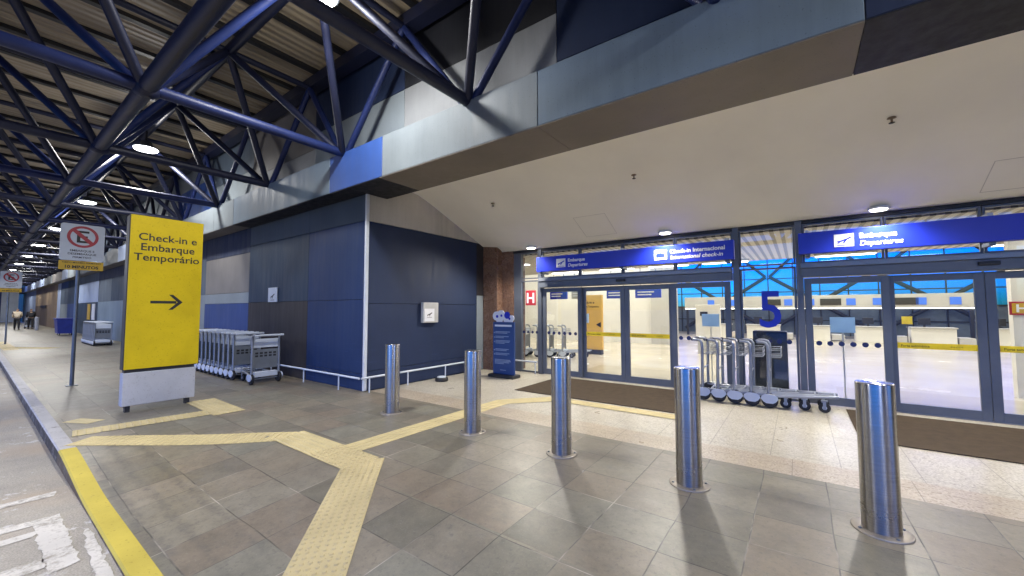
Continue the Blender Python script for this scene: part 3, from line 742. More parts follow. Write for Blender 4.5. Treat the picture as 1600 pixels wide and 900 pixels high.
# interior ceiling light fittings
def fitting(x, y, z, lab):
    t = thing('ceiling_light', lab, 'light', (x, y, z), 'light fittings in the hall')
    g = MB(); g.lathe([(.02, .0), (.17, .0), (.19, -.02)], (x, y, z), 24); obj('housing', g, m_inwall, t)
    g = MB(); g.lathe([(.16, -.0205), (.16, -.032), (.05, -.036)], (x, y, z), 24); obj('diffuser', g, m_inlamp, t)
pos_l = [(-6.9,10.2),(-5.2,10.2),(-3.4,10.2),(-1.6,10.2),(.5,10.2),(2.4,10.2),(4.4,10.2)]
for i, (x, y) in enumerate(pos_l):
    fitting(x, y, 3.018, 'round light in the louvred hall ceiling, %s from the left' % ['first','second','third','fourth','fifth','sixth','seventh'][i])
for x, lab in ((-6.9,'above the far left glass leaf'),(-5.0,'above the left sliding doors'),(-3.3,'above the second left sliding door'),(-1.7,'under the right end of the left blue sign'),(1.0,'under the lettering of the right blue sign'),(4.0,'at the right edge under the right blue sign')):
    t = thing('ceiling_light', 'white strip light in the hall seen ' + lab, 'light', (x, 13.0, 3.018), 'light fittings in the hall')
    g = MB(); g.bbox(x-.62, x+.62, 12.88, 13.12, 2.96, 3.018, .008, 1); obj('housing', g, m_inwall, t)
    g = MB(); g.box(x-.58, x+.58, 12.90, 13.10, 2.945, 2.958); obj('diffuser', g, m_inlamp, t)

def area(name, loc, sx, sy, p, c, rot=(0,0,0), spread=180):
    l = bpy.data.lights.new(name, 'AREA'); l.shape = 'RECTANGLE'; l.size = sx; l.size_y = sy; l.energy = p; l.color = c; l.spread = R(spread)
    o = bpy.data.objects.new(name, l); col.objects.link(o); o.location = loc; o.rotation_euler = rot; return o
WARM = (1, .955, .865)
for x in (-6.2, -2.6, 1.2, 4.6):
    area('hall_light', (x, 10.6, 2.96), 2.2, 1.6, 60, WARM)
for x in (-11, -6.5, -1.5, 3, 8):
    area('hall_light', (x, 15.6, 5.8), 2.5, 2.0, 190, WARM)
for x in (-5, 1, 7): area('hall_light', (x, 23.5, 5.8), 2.5, 2.0, 230, WARM)

# ------------------------------------------------------------------ downlights and sprinklers in the recess ceiling
for x, lab in ((-5.3,'over the left end of the left blue sign'),(-2.1,'over the check-in lettering of the left blue sign'),(1.05,'over the right blue sign'),(4.3,'beyond the right end of the right blue sign')):
    y = 8.12; z = cz(y, x)
    t = thing('downlight', 'round white downlight in the cream ceiling ' + lab, 'light', (x, y, z), 'downlights above the entrance')
    g = MB(); g.lathe([(.03, .02), (.125, .0), (.135, -.03), (.11, -.035)], (x, y, z), 28); obj('trim', g, m_trim, t)
    g = MB(); g.lathe([(.105, -.036), (.10, -.05), (.03, -.058)], (x, y, z), 28); obj('diffuser', g, m_warm, t)
    l = bpy.data.lights.new('downlight_lamp', 'SPOT'); l.energy = 250; l.spot_size = R(150); l.spot_blend = .7; l.color = (1,.94,.83); l.shadow_soft_size = .1
    o = bpy.data.objects.new('downlight_lamp', l); col.objects.link(o); o.location = (x, y-.22, z-.06); o.rotation_euler = (R(-24), 0, 0)
for x, y, lab in ((1.0,6.5,'nearest the front right'),(-2.19,6.57,'at the middle of the ceiling'),(-5.26,6.56,'near the left wall')):
    z = cz(y, x)
    t = thing('sprinkler', 'small brass sprinkler head in the cream ceiling ' + lab, 'sprinkler', (x, y, z), 'sprinklers in the entrance ceiling')
    g = MB(); g.lathe([(.04, .01), (.045, -.004), (.012, -.01), (.012, -.05)], (x, y, z), 16); obj('body', g, M_plain('brass', (.2,.15,.1), .4, .7), t)
    g = MB(); g.lathe([(.006, -.05), (.03, -.055), (.03, -.06), (.004, -.062)], (x, y, z), 16); obj('deflector', g, m_dark, t)

# ------------------------------------------------------------------ blue overhead signs
def icon_plane(mb, M, s):
    P = [(-.45,-.12),(-.2,-.05),(.15,.08),(.38,.2),(.47,.19),(.45,.1),(.2,-.03),(.0,-.3),(-.08,-.31),(.02,-.1),(-.2,-.17),(-.35,-.3),(-.4,-.28),(-.34,-.17)]
    mb.prism([(x*s, y*s+.05*s) for x, y in P], M, .002); mb.prism([(-.42*s,-.42*s),(.42*s,-.42*s),(.42*s,-.37*s),(-.42*s,-.37*s)], M, .002)
def big_sign(x0, x1, items, label):
    t = thing('overhead_sign', label, 'sign', ((x0+x1)/2, 8.12, 2.5), 'overhead signs above the doors')
    g = MB(); g.bbox(x0, x1, 8.05, 8.19, 2.50, 2.85, .006, 1); obj('panel', g, m_sign, t)
    yf = 8.048
    for (x, a, b_, bag) in items:
        g = MB(); g.box(x, x+.24, yf-.002, yf, 2.575, 2.775); obj('pictogram_plate', g, m_txt, t)
        g = MB(); M_ = FY(x+.12, yf-.0024, 2.675)
        if bag:
            g.prism([(-.085,-.05),(.085,-.05),(.085,.03),(-.085,.03)], M_, .002); g.prism([(-.03,.035),(.03,.035),(.03,.06),(-.03,.06)], M_, .002)
        else: icon_plane(g, M_, .2)
        obj('pictogram', g, m_sign, t)
        q = text_mb(a, .105, FY(x+.30, yf-.001, 2.69), ext=.002, bold=.0028); obj('lettering', q, m_txt, t)
        obj('lettering', text_mb(b_, .105, FY(x+.30, yf-.001, 2.575), ext=.002, bold=.0018, shear=.22), m_txt, t)
    n_ = 3
    for i in range(n_):
        x = x0+.12+(x1-x0-.24)*i/(n_-1)
        obj('hanger', MB().box(x-.025, x+.025, 8.10, 8.37, 2.852, 2.90), m_trim, t); obj('foot_bracket', MB().box(x-.03, x+.03, 8.09, 8.37, 2.45, 2.498), m_frame, t)
big_sign(-5.10, -.90, [(-4.55,'Embarque','Departures',0),(-2.30,'Check-in Internacional','International check-in',1)], 'long blue overhead sign reading Embarque and Check-in Internacional above the left doors')
big_sign(.04, 4.28, [(.50,'Embarque','Departures',0)], 'long blue overhead sign reading Embarque Departures above the right doors')

# H sign on the left sidelight
s = thing('hydrant_sign', 'red and white H hydrant sign on the glass beside the brown granite', 'sign', (-5.52, 8.43, 1.7))
g = MB(); g.bbox(-5.68, -5.37, 8.428, 8.443, 1.70, 2.08, .003, 1); obj('plate', g, m_red, s)
obj('lettering', text_mb('H', .36, FY(-5.525, 8.4265, 1.765), 'CENTER', .001, .008), m_txt, s)

# ------------------------------------------------------------------ canopy: deck and space frame
PX = 3.27
C = thing('canopy_roof', 'ribbed tan metal roof deck over the pavement', 'roof', (0, 0, 7))
g = MB(); g.box(-90, 14, -6.5, 4.6, 6.88, 6.94); obj('deck', g, m_deck, C)
g = MB()
x = 9.
while x > -90:
    g.box(x-.065, x+.065, -6.5, 4.595, 6.80, 6.878); x -= PX/3
obj('rib', g, m_black, C)
g = MB(); g.box(-90, 14, 4.25, 4.5, 6.55, 6.78); obj('edge_beam', g, m_dkblue, C)
g = MB(); g.box(-90, 14, -6.6, -6.5, 6.4, 7.1); obj('front_edge', g, CL['slate'], C)

T = thing('space_frame', 'blue tubular steel space frame under the canopy roof', 'truss', (0, 1.3, 4.63))
ZB, ZT, PX = 4.63, 6.58, 3.27
BX = [-.55-PX*i for i in range(-3, 24)]
rows_b = [-4.4, -1.55, 1.3]; YF = 4.17; rows_t = [-5.8, -2.95, -.12, 2.74]
for y in rows_b:
    g = MB(); g.tube((10, y, ZB), (-78, y, ZB), .105, 14); obj('bottom_chord', g, m_dkblue, T)
for y in rows_t:
    g = MB(); g.tube((10, y, ZT), (-78, y, ZT), .09, 12); obj('top_chord', g, m_dkblue, T)
rest = MB(); restt = MB()
def member(name, p, q, r, m, near, rm):
    if near:
        g = MB(); g.tube(p, q, r, 12); obj(name, g, m, T)
    else: rm.tube(p, q, r, 6)
for i, x in enumerate(BX):
    near = -34 < x < 6
    for yb in rows_b + [YF]:
        nr = near and yb > 0
        for sx in (-1, 1):
            for sy in (-1, 1):
                yt = yb + sy*1.425
                if yb == YF and sy > 0:
                    if x < 8: member('diagonal', (x+sx*.1, 4.2, 4.65), (x+sx*PX/2, 4.3, 6.56), .062, m_blue, nr and x > -20, rest)
                    continue
                if yb == YF: yt = 2.74
                member('diagonal', (x+sx*.05, yb+sy*.05, ZB+(.03 if yb == YF else 0)), (x+sx*PX/2, yt, ZT), .066, m_blue if (i+int(sx)) % 2 and sy > 0 or yb == 1.3 and sx*sy > 0 else m_dkblue, nr and x > -26, rest)
    for ya, yb in zip([-4.4, -1.55, 1.3], [-1.55, 1.3, YF]):
        member('tie', (x, ya, ZB), (x, yb, ZB+(.0 if yb < 4 else .02)), .082, m_blue if i % 2 else m_dkblue, near and yb > 0 and x > -26, restt)
    xt = x-PX/2
    for ya, yb in zip([-5.8, -2.95, -.12, 2.74], [-2.95, -.12, 2.74, 4.3]):
        member('top_tie', (xt, ya, ZT), (xt, yb, ZT), .06, m_dkblue, near and yb > 0 and x > -20, restt)
o = obj('diagonal_braces', rest, m_dkblue, T); o['kind'] = 'stuff'
o = obj('cross_ties', restt, m_dkblue, T); o['kind'] = 'stuff'
# node plates
for x in BX:
    if -40 < x < 3:
        g = MB(); g.lathe([(.05,-.14),(.135,-.1),(.15,0),(.135,.1),(.05,.14)], (x, 1.3, ZB), 14); obj('node', g, m_dkblue, T)
# columns of the canopy, out of the photo along the road side
for i, x in enumerate((-.55-PX*6, -.55-PX*14, 5.99)):
    p = thing('canopy_column', 'round dark blue column carrying the canopy at the road edge', 'column', (x, -4.4, -.13), 'canopy columns')
    g = MB(); g.tube((x, -4.4, -.13), (x, -4.4, 4.5), .22, 20); obj('shaft', g, m_dkblue, p)
    g = MB(); g.bbox(x-.4, x+.4, -4.8, -4.0, -.14, .1, .02, 1); obj('plinth', g, m_conc, p)

# floodlights hung from every second tie
ords = ['nearest the camera over the entrance','second','third','fourth','fifth','sixth','seventh','eighth','ninth','tenth','eleventh','twelfth']
fl = [-5.28-9.07*k for k in range(-2, 9)]
vis = [x for x in fl if x < 0]
for x, y in [(x, 2.68) for x in fl] + [(-5.28-9.07*k, -3.0) for k in range(-2, 6)]:
    zl = 6.02
    if y < 0: lab = 'round white fill lamp added above the kerb, out of view'
    elif x in vis:
        kx = vis.index(x); lab = 'round white floodlight under the canopy, ' + (ords[0] if kx == 0 else ords[kx] + ' in the row from the entrance')
    else: lab = 'round white floodlight under the canopy behind the camera'
    if y < 0:  # outer row is added, unseen fill that evens the light on floor and wall
        zl = 4.25
        t = thing('added_fill_luminaire', 'long white fill lamp added above the kerb, out of view', 'light', (x, y, zl), 'added fill lamps above the kerb')
        g = MB(); g.bbox(x-.16, x+.16, y-1.3, y+1.3, zl, zl+.12, .02, 1); obj('housing', g, m_pole, t)
        g = MB(); g.box(x-.13, x+.13, y-1.25, y+1.25, zl-.02, zl-.001); obj('lens', g, m_lamp, t)
        g = MB(); g.tube((x, y, zl+.1), (x, y, 6.8), .025, 8); obj('bracket', g, m_dark, t)
        l = bpy.data.lights.new('added_fill_lamp', 'AREA'); l.shape = 'RECTANGLE'; l.size = .26; l.size_y = 2.5; l.energy = 215; l.color = (1, .975, .93)
        o = bpy.data.objects.new('added_fill_lamp', l); col.objects.link(o); o.location = (x, y, zl-.03)
        continue
    t = thing('floodlight', lab, 'light', (x, y, zl), 'floodlights under the canopy')
    g = MB(); g.lathe([(.03, .22), (.12, .20), (.15, .10), (.26, .04), (.28, .0)], (x, y, zl), 24); obj('housing', g, m_pole, t)
    g = MB(); g.lathe([(.255, -.002), (.24, -.035), (.10, -.07)], (x, y, zl), 24); obj('lens', g, m_lamp, t)
    g = MB(); g.tube((x, y, zl+.2), (x, y, 6.8), .025, 8); obj('bracket', g, m_dark, t)
    l = bpy.data.lights.new('floodlight_lamp', 'AREA'); l.shape = 'DISK'; l.size = .6; l.energy = 140; l.color = (1, .975, .93)
    o = bpy.data.objects.new('floodlight_lamp', l); col.objects.link(o); o.location = (x, y, zl-.09)
    l = bpy.data.lights.new('floodlight_spill', 'POINT'); l.energy = 60; l.color = (1, .975, .93); l.shadow_soft_size = .12
    o = bpy.data.objects.new('floodlight_spill', l); col.objects.link(o); o.location = (x, y, zl-.22)

# ------------------------------------------------------------------ bollards
labs = ['steel bollard farthest left, in front of the navy corner', 'steel bollard second from the left, beside the pale tactile strip', 'middle steel bollard of the row, in front of the brown doormat', 'steel bollard second from the right, in front of the baggage trolleys', 'large steel bollard nearest the camera at the right end of the row']
for i, x in enumerate((-5.17, -3.50, -2.18, -.857, .436)):
    y = 3.94
    b = thing('bollard', labs[i], 'bollard', (x, y, 0), 'steel bollards across the entrance')
    g = MB(); g.lathe([(.111, .012), (.111, 1.05), (.1095, 1.057), (.105, 1.06)], (x, y, 0), 48)
    s = obj('shaft', g, m_steel, b)
    g = MB(); g.lathe([(.172, .001), (.172, .008), (.165, .012), (.112, .013)], (x, y, 0), 40); obj('base_plate', g, M_plain('base_plate_steel', (.30,.27,.23), .5, .7), b)
    for k in range(4):
        a = k*math.pi/2+.5
        g = MB(); g.lathe([(.011, .012), (.011, .018), (.006, .021)], (x+.143*math.cos(a), y+.143*math.sin(a), 0), 8); obj('bolt', g, m_pole, b)

# ------------------------------------------------------------------ yellow totem
t = thing('totem_sign', 'tall yellow totem reading Check-in e Embarque Temporário on a grey concrete foot', 'sign', (-8.6, 1.92, 0))
g = MB(); g.bbox(-8.72, -8.52, 1.445, 2.385, .66, 3.12, .01, 2); obj('housing', g, m_dark, t)
g = MB(); g.bbox(-8.521, -8.500, 1.455, 2.395, .67, 3.125, .004, 1); obj('face', g, m_totem, t)
g = MB(); g.bbox(-8.70, -8.515, 1.45, 2.37, .10, .615, .008, 1); obj('foot', g, M_worn('scuffed_concrete', (.44,.45,.48), (.24,.22,.19), .60, 6., .8, .2), t)
g = MB(); g.box(-8.68, -8.54, 1.47, 2.35, .615, .66); obj('gap', g, m_dark, t)
for y in (1.5, 2.25):
    g = MB(); g.box(-8.66, -8.56, y, y+.06, 0, .10); obj('leg', g, m_dark, t)
q = MB()
for i, s in enumerate(('Check-in e', 'Embarque', 'Temporário')):
    text_mb(s, .165, FX(-8.4995, 1.93, 2.73-.165*i), 'CENTER', .0012, .0022, 0, 1.05, q)
obj('lettering', q, m_ink, t)
a = MB(); a.prism([(-.2,-.022),(.13,-.022),(.13,.022),(-.2,.022)], FX(-8.4995, 1.93, 1.73), .0016)
a.prism([(.03,.125),(.085,.125),(.215,0),(.085,-.125),(.03,-.125),(.15,0)], FX(-8.4995, 1.93, 1.73), .0021)
obj('arrow', a, m_ink, t)

# ------------------------------------------------------------------ no-parking signs
def ring(mb, r0, r1, M, tt, n=40):
    vs = [M @ Vector((r*math.cos(2*math.pi*i/n), r*math.sin(2*math.pi*i/n), z)) for z in (0, tt) for r in (r0, r1) for i in range(n)]
    fs = []
    for i in range(n):
        j = (i+1) % n
        fs += [(2*n+i, 3*n+i, 3*n+j, 2*n+j), (n+i, n+j, 3*n+j, 3*n+i), (i, 2*n+i, 2*n+j, j)]
    mb.add(vs, fs)
def rrect(w, h, r, n=5):
    P = []
    for cx, cy, a0 in ((w/2-r, h/2-r, 0), (-w/2+r, h/2-r, 90), (-w/2+r, -h/2+r, 180), (w/2-r, -h/2+r, 270)):
        P += [(cx+r*math.cos(R(a0+90*k/n)), cy+r*math.sin(R(a0+90*k/n))) for k in range(n+1)]
    return P
def nopark(x, y, yc, label):
    t = thing('parking_sign', label, 'road sign', (x, y, 0), 'no parking signs along the kerb')
    g = MB(); g.tube((x, y, 0), (x, y, 3.35), .033, 14); obj('post', g, m_pole, t)
    g = MB(); g.bbox(x-.09, x+.09, y-.09, y+.09, 0, .012, .004, 1); obj('base_plate', g, m_pole, t)
    xf = x+.045
    g = MB(); g.prism(rrect(.66, .79, .05), FX(xf, yc, 3.06), .006); pl = obj('plate', g, m_plate, t)
    g = MB(); M_ = FX(xf+.0065, yc, 3.185); ring(g, .185, .235, M_, .001); g.prism([(-.175,.125),(-.125,.175),(.175,-.125),(.125,-.175)], FX(xf+.0069, yc, 3.185), .0012); obj('red_ring', g, m_red, t)
    e = MB(); M_ = FX(xf+.0064, yc, 3.185)
    for q in ([(-.09,-.13),(-.04,-.13),(-.04,.13),(-.09,.13)], [(-.04,.085),(.09,.085),(.09,.13),(-.04,.13)], [(-.04,-.02),(.07,-.02),(.07,.022),(-.04,.022)], [(-.04,-.13),(.09,-.13),(.09,-.085),(-.04,-.085)]): e.prism(q, M_, .0008)
    text_mb('EMBARQUE E', .062, FX(xf+.0066, yc, 2.86), 'CENTER', .0006, .001, 0, 1, e)
    text_mb('DESEMBARQUE', .062, FX(xf+.0066, yc, 2.79), 'CENTER', .0006, .001, 0, 1, e)
    text_mb('PERMITIDO', .055, FX(xf+.0066, yc, 2.72), 'CENTER', .0006, .001, 0, 1, e)
    obj('lettering', e, m_ink, t)
    g = MB(); g.prism(rrect(.66, .19, .01), FX(xf, yc, 2.56), .006); obj('lower_plate', g, m_ydk, t)
    e = text_mb('TEMPO MÁXIMO PERMITIDO', .045, FX(xf+.0066, yc, 2.605), 'CENTER', .0006, .0006)
    obj('lower_lettering', e, m_ink, t)
    obj('lower_lettering', text_mb('10 MINUTOS', .085, FX(xf+.0066, yc, 2.50), 'CENTER', .0006, .003, 0, 1.05), m_ink, t)
    for z in (2.62, 3.1, 3.3):
        g = MB(); g.box(x-.037, xf, y-.045, y+.045, z, z+.03); obj('clamp', g, m_pole, t)
nopark(-12.56, 1.36, 1.40, 'white no parking sign with yellow 10 MINUTOS plate on the nearer grey post')
nopark(-30.4, 1.10, 1.15, 'white no parking sign on the far grey post at the left edge')

# ------------------------------------------------------------------ low guard rails along the navy walls
def guard(label, pts, posts):
    t = thing('guard_rail', label, 'rail', (pts[0][0], pts[0][1], 0), 'low white guard rails')
    g = MB(); g.path(pts, .02, 10); obj('rail', g, m_trim, t)
    for x, y in posts:
        g = MB(); g.tube((x, y, 0), (x, y, pts[0][2]), .014, 8); obj('post', g, m_trim, t)
guard('low white guard rail along the road side navy wall', [(-10.9, 4.42, .29), (-6.80, 4.42, .29)], [(-10.5,4.42),(-8.9,4.42),(-7.5,4.42)])
guard('low white guard rail along the entrance side navy wall', [(-6.76, 4.44, .29), (-6.76, 7.85, .29)], [(-6.76,4.62),(-6.76,5.55),(-6.76,6.65),(-6.76,7.7)])
guard('short low rail in front of the left glass sidelight', [(-6.1, 8.28, .30), (-5.25, 8.28, .30)], [(-6.05,8.28),(-5.3,8.28)])

# wall boxes
s = thing('wall_sign', 'white framed box with an aeroplane symbol on the navy entrance wall', 'sign', (XB, 6.24, 1.5))
g = MB(); g.bbox(XB+.002, XB+.09, 6.02, 6.48, 1.30, 1.76, .012, 2); obj('box', g, m_box, s)
g = MB(); g.box(XB+.091, XB+.096, 6.05, 6.35, 1.33, 1.62); obj('plate', g, m_txt, s)
g = MB(); icon_plane(g, FX(XB+.0965, 6.20, 1.49), .17); obj('pictogram', g, m_ink, s)
s = thing('wall_sign', 'small pale upright sign with an aeroplane symbol on the blue grey road side wall', 'sign', (-10.9, YW, 1.8))
g = MB(); g.bbox(-11.16, -10.66, YW-.03, YW-.002, 1.80, 2.17, .004, 1); obj('plate', g, m_plate, s)
g = MB(); icon_plane(g, FY(-10.91, YW-.0305, 1.95), .25); obj('pictogram', g, m_ink, s)
for x, lab, m in ((-36.0,'white notice on the far dark panel behind the trolley row',m_txt),(-37.6,'yellow notice on the far dark panel behind the trolley row',m_ydk)):
    s = tag(obj('wall_notice', MB().bbox(x, x+.9, YW-.03, YW-.002, 1.0, 2.0, .004, 1), m), lab, 'notice')
s = thing('floor_device', 'small black dome device with a pale top at the foot of the navy wall', 'light', (-6.55, 6.2, 0))  # black dome device resting on the floor
g = MB(); g.lathe([(.14, 0), (.15, .03), (.14, .07), (.12, .085)], (-6.52, 6.3, 0), 24); obj('body', g, m_black, s)
g = MB(); g.lathe([(.10, .086), (.09, .105), (.03, .115)], (-6.52, 6.3, 0), 24); obj('lens', g, m_plate, s)

# ------------------------------------------------------------------ blue banner stand
s = thing('banner_stand', 'blue banner stand with printed lines and a white cut-out top beside the brown granite', 'banner', (-5.68, 7.55, 0))
x0, x1, y = -5.99, -5.36, 7.5
g = MB(); g.bbox(x0, x1, y-.025, y+.025, .07, 1.30, .006, 1); obj('board', g, m_kiosk, s)
g = MB(); g.bbox(x0-.05, x1+.05, y-.16, y+.16, 0.002, .07, .01, 1); obj('foot', g, m_dark, s)
q = MB(); q.box(x0+.06, x1-.07, y-.029, y-.026, 1.19, 1.235)
obj('heading', q, m_txt, s)
q = MB()
for z, a, b_ in ((1.06,.08,.12),(1.03,.08,.2),(.95,.08,.16),(.92,.08,.3),(.85,.08,.12),(.82,.08,.14),(.79,.08,.28),(.65,.08,.16),(.62,.08,.22),(.55,.08,.14),(.52,.08,.2),(.40,.06,.12),(.37,.06,.1),(.34,.06,.15),(.31,.06,.3),(.16,.22,.24)):
    q.box(x0+a, x1-b_, y-.0285, y-.026, z, z+.016)
for z in (1.045,.935,.83,.635,.535): q.prism(circle(10, .016), FY(x0+.05, y-.026, z), .0025)
obj('printed_lines', q, m_kline, s)
q = MB()
for cx, cz_, r in ((-.23,.13,.11),(-.09,.15,.12),(-.14,.05,.10),(.09,.06,.11),(.17,.05,.10),(.23,.08,.07)):
    q.prism(circle(20, r), FY(-5.675+cx, y+.012-.002*cx*5, 1.31+cz_), .016)
obj('cutout_top', q, m_txt, s)
q = MB()
for cx, cz_, r in ((-.2,.12,.035),(-.07,.14,.03),(.1,.15,.085),(.17,.07,.03)):
    q.prism(circle(16, r), FY(-5.675+cx, y-.0085, 1.31+cz_), .003)
obj('cutout_print', q, m_sign, s)

# ------------------------------------------------------------------ doormats
for x0, x1, lab in ((-4.6,-1.5,'brown doormat in front of the left sliding doors'),(.56,3.8,'brown doormat in front of the right sliding doors')):
    g = MB(); g.bbox(x0, x1, 6.42, 8.22, .0045, .014, .003, 1); tag(obj('doormat', g, m_mat), lab, 'doormat', 'doormats at the entrance')

# ------------------------------------------------------------------ baggage trolleys (front towards +x, handle at -x)
def make_trolley(label, panel):
    t = thing('baggage_trolley', label, 'trolley', (0,0,0))
    for s in (-1, 1):
        y = .27*s
        g = MB(); g.lathe([(.105,-.025),(.115,-.015),(.115,.015),(.105,.025)], (0, y, .115), 24, 'Y'); w = obj('rear_wheel', g, m_rubber, t)
        # rounded cover over the upper part of the wheel
        P = [(-.12,.145),(-.11,.18),(-.06,.22),(.06,.22),(.11,.18),(.12,.145),(.085,.10),(.045,.075),(-.045,.075),(-.085,.10)]
        g = MB(); M_ = Matrix(((1,0,0,0),(0,0,-s*1.0,y+s*.052),(0,1,0,0),(0,0,0,1))); g.prism(P, M_, .018); obj('wheel_cover', g, m_cover, w)
        g = MB(); g.path([(-.01,y,.20),(-.01,y,.42),(0,y,.9),(-.005,y,.99),(-.03,y,1.035),(-.08,y,1.05),(-.16,y,1.05)], .024, 10); obj('upright', g, m_trol, t)
        g = MB(); g.path([(-.02,y*.98,.20),(.10,y*.96,.19),(.45,y*.78,.215),(.88,y*.52,.245)], .022, 8); obj('side_rail', g, m_trol, t)
        y2 = y*.62
        g = MB(); g.lathe([(.068,-.018),(.077,-.009),(.077,.009),(.068,.018)], (.70, y2, .077), 18, 'Y'); c = obj('front_caster', g, m_rubber, t)
        g = MB(); g.box(.68,.72,y2-.032,y2-.024,.05,.17); g.box(.68,.72,y2+.024,y2+.032,.05,.17); g.box(.66,.74,y2-.032,y2+.032,.17,.19); obj('fork', g, m_trol, c)
        g = MB(); g.lathe([(.03,-.019),(.03,.019)], (.70, y2, .077), 12, 'Y'); obj('hub', g, m_cover, c)
    g = MB(); g.path([(-.16,-.29,1.05),(-.165,0,1.052),(-.16,.29,1.05)], .022, 10); obj('handle', g, m_black if not panel else m_cover, t)
    g = MB()
    for x, z in ((.12,.20),(.36,.215),(.60,.23),(.84,.245)): g.tube((x,-.25+.12*x,z), (x,.25-.12*x,z), .014, 8)
    for y in (-.05, .05): g.tube((.10,y,.20), (.85,y,.247), .010, 6)
    obj('platform', g, m_trol, t)
    g = MB(); g.tube((0,-.25,.115), (0,.25,.115), .018, 8); obj('axle', g, m_trol, t)
    # wire basket between the uprights
    g = MB()
    for z in (.80,.87,.94): g.path([(0,-.25,z),(.17,-.24,z+.01),(.17,.24,z+.01),(0,.25,z)], .006, 5)
    for y in (-.24,-.12,0,.12,.24): g.path([(0,y,.80),(.17,y,.81),(.17,y,.95)], .005, 5)
    obj('basket', g, m_trol, t)
    if panel:
        g = MB(); g.bbox(-.005,.012,-.245,.245,.78,.97,.004,1); obj('upper_panel', g, m_cover, t)
        g = MB(); g.bbox(-.005,.012,-.245,.245,.33,.74,.004,1)
        o = obj('lower_panel', g, m_tpanel, t)
        g = MB()
        for y in (-.18,-.09,0,.09,.18):
            for z in (.58,.64): g.box(-.0075,-.0055,y-.03,y+.03,z,z+.04)
        obj('panel_slots', g, m_dark, o)
        g = MB(); g.bbox(-.05,.10,-.24,.24,.15,.26,.01,1); obj('bumper', g, m_cover, t)
    else:
        g = MB(); g.tube((-.005,-.25,.55), (-.005,.25,.55), .012, 8); obj('cross_bar', g, m_trol, t)
    return t
ordn = ['rearmost','second','middle','fourth','foremost']
p = make_trolley('', False)
for i in range(5):
    o = p if i == 0 else copy_tree(p)
    o.location = (-1.40+.245*i, 7.95, .004)
    o['label'] = ['baggage trolley at the left end of the nest by the glass, half behind a bollard','second baggage trolley from the left in the nest in front of the number five','middle baggage trolley of the nest of five in front of the glass','fourth baggage trolley from the left in the nest by the glass','baggage trolley at the right end of the nest, platform reaching past the mullion'][i]
    o['group'] = 'nested baggage trolleys by the glass'
p = make_trolley('', True)
num = ['first','second','third','fourth','fifth','sixth','seventh','eighth','ninth','tenth','eleventh','twelfth']
xs = [-9.50]+[-10.5-.294*i for i in range(11)]
for i, x in enumerate(xs):
    o = p if i == 0 else copy_tree(p)
    o.location = (x, 3.88, 0); o.rotation_euler = (0, 0, math.pi)
    o['label'] = 'grey baggage trolley standing free at the open end of the row beside the navy wall' if i == 0 else '%s baggage trolley back from the open end of the row beside the navy wall' % num[i]
    o['group'] = 'baggage trolleys along the navy wall'
for i in range(9):
    o = copy_tree(p); o.location = (-25.4-.36*i, 3.62, 0); o.rotation_euler = (0, 0, math.pi)
    o['label'] = 'grey baggage trolley in the distant row between parking sign post and yellow totem'
    o['group'] = 'distant nested baggage trolleys'
for i in range(4):
    o = copy_tree(p); o.location = (-7.6+.42*i, 11.4+.1*i, .004); o.rotation_euler = (0, 0, .3)
    o['label'] = 'blue grey baggage trolley parked inside the hall behind the far left glass leaf'
    o['group'] = 'baggage trolleys inside the hall'

# ------------------------------------------------------------------ far end of the pavement
s = thing('waste_bin', 'large blue wheeled waste container against the far wall', 'bin', (-38.6, 3.8, 0))
g = MB(); vs = []
for z, k_ in ((.12, .86), (1.0, 1.0)):
    vs += [(-38.6-.75*k_, 3.75-.42*k_, z), (-38.6+.75*k_, 3.75-.42*k_, z), (-38.6+.75*k_, 3.75+.42*k_, z), (-38.6-.75*k_, 3.75+.42*k_, z)]
g.add(vs, [(0,3,2,1),(4,5,6,7),(0,1,5,4),(1,2,6,5),(2,3,7,6),(3,0,4,7)]); obj('body', g, m_bin, s)
g = MB(); g.bbox(-39.4, -37.8, 3.28, 4.22, 1.0, 1.1, .03, 2); obj('lid', g, m_bin, s)
for x in (-39.1, -38.1):
    for y in (3.48, 4.0):
        g = MB(); g.lathe([(.07,-.02),(.08,0),(.07,.02)], (x, y, .08), 14, 'Y'); obj('wheel', g, m_rubber, s)
for i, (x, y) in enumerate(((-49.6, 3.3), (-55.5, 3.6))):
    g = MB(); g.lathe([(.11, 0), (.11, 1.0), (.09, 1.04), (.02, 1.05)], (x, y, 0), 16)
    tag(obj('bollard', g, m_conc), 'pale far bollard in front of the brown recess' if i == 0 else 'grey far bollard left of the brown recess', 'bollard')
E_ = thing('far_building', 'pale blue building closing the far end of the pavement', 'building', (-86, -2, 0))
g = MB(); g.box(-92, -86, -30, 4.0, -.1, 7); obj('wall', g, M_panel('far_wall_paint', (.58,.64,.76)), E_)
for y in (-2, .4, 2.4):
    g = MB(); g.box(-85.99, -85.9, y-.15, y+.15, 0, 4.5); obj('pilaster', g, CL['mid'], E_)
g = MB(); g.box(-85.99, -85.93, -.6, 1.8, 0, 1.0); obj('dado', g, CL['blue'], E_)
# brown recess details
g = MB(); g.box(-66, -61, YW-.05, YW-.002, 1.85, 2.1); obj('door_lintel', g, CL['black'], B)

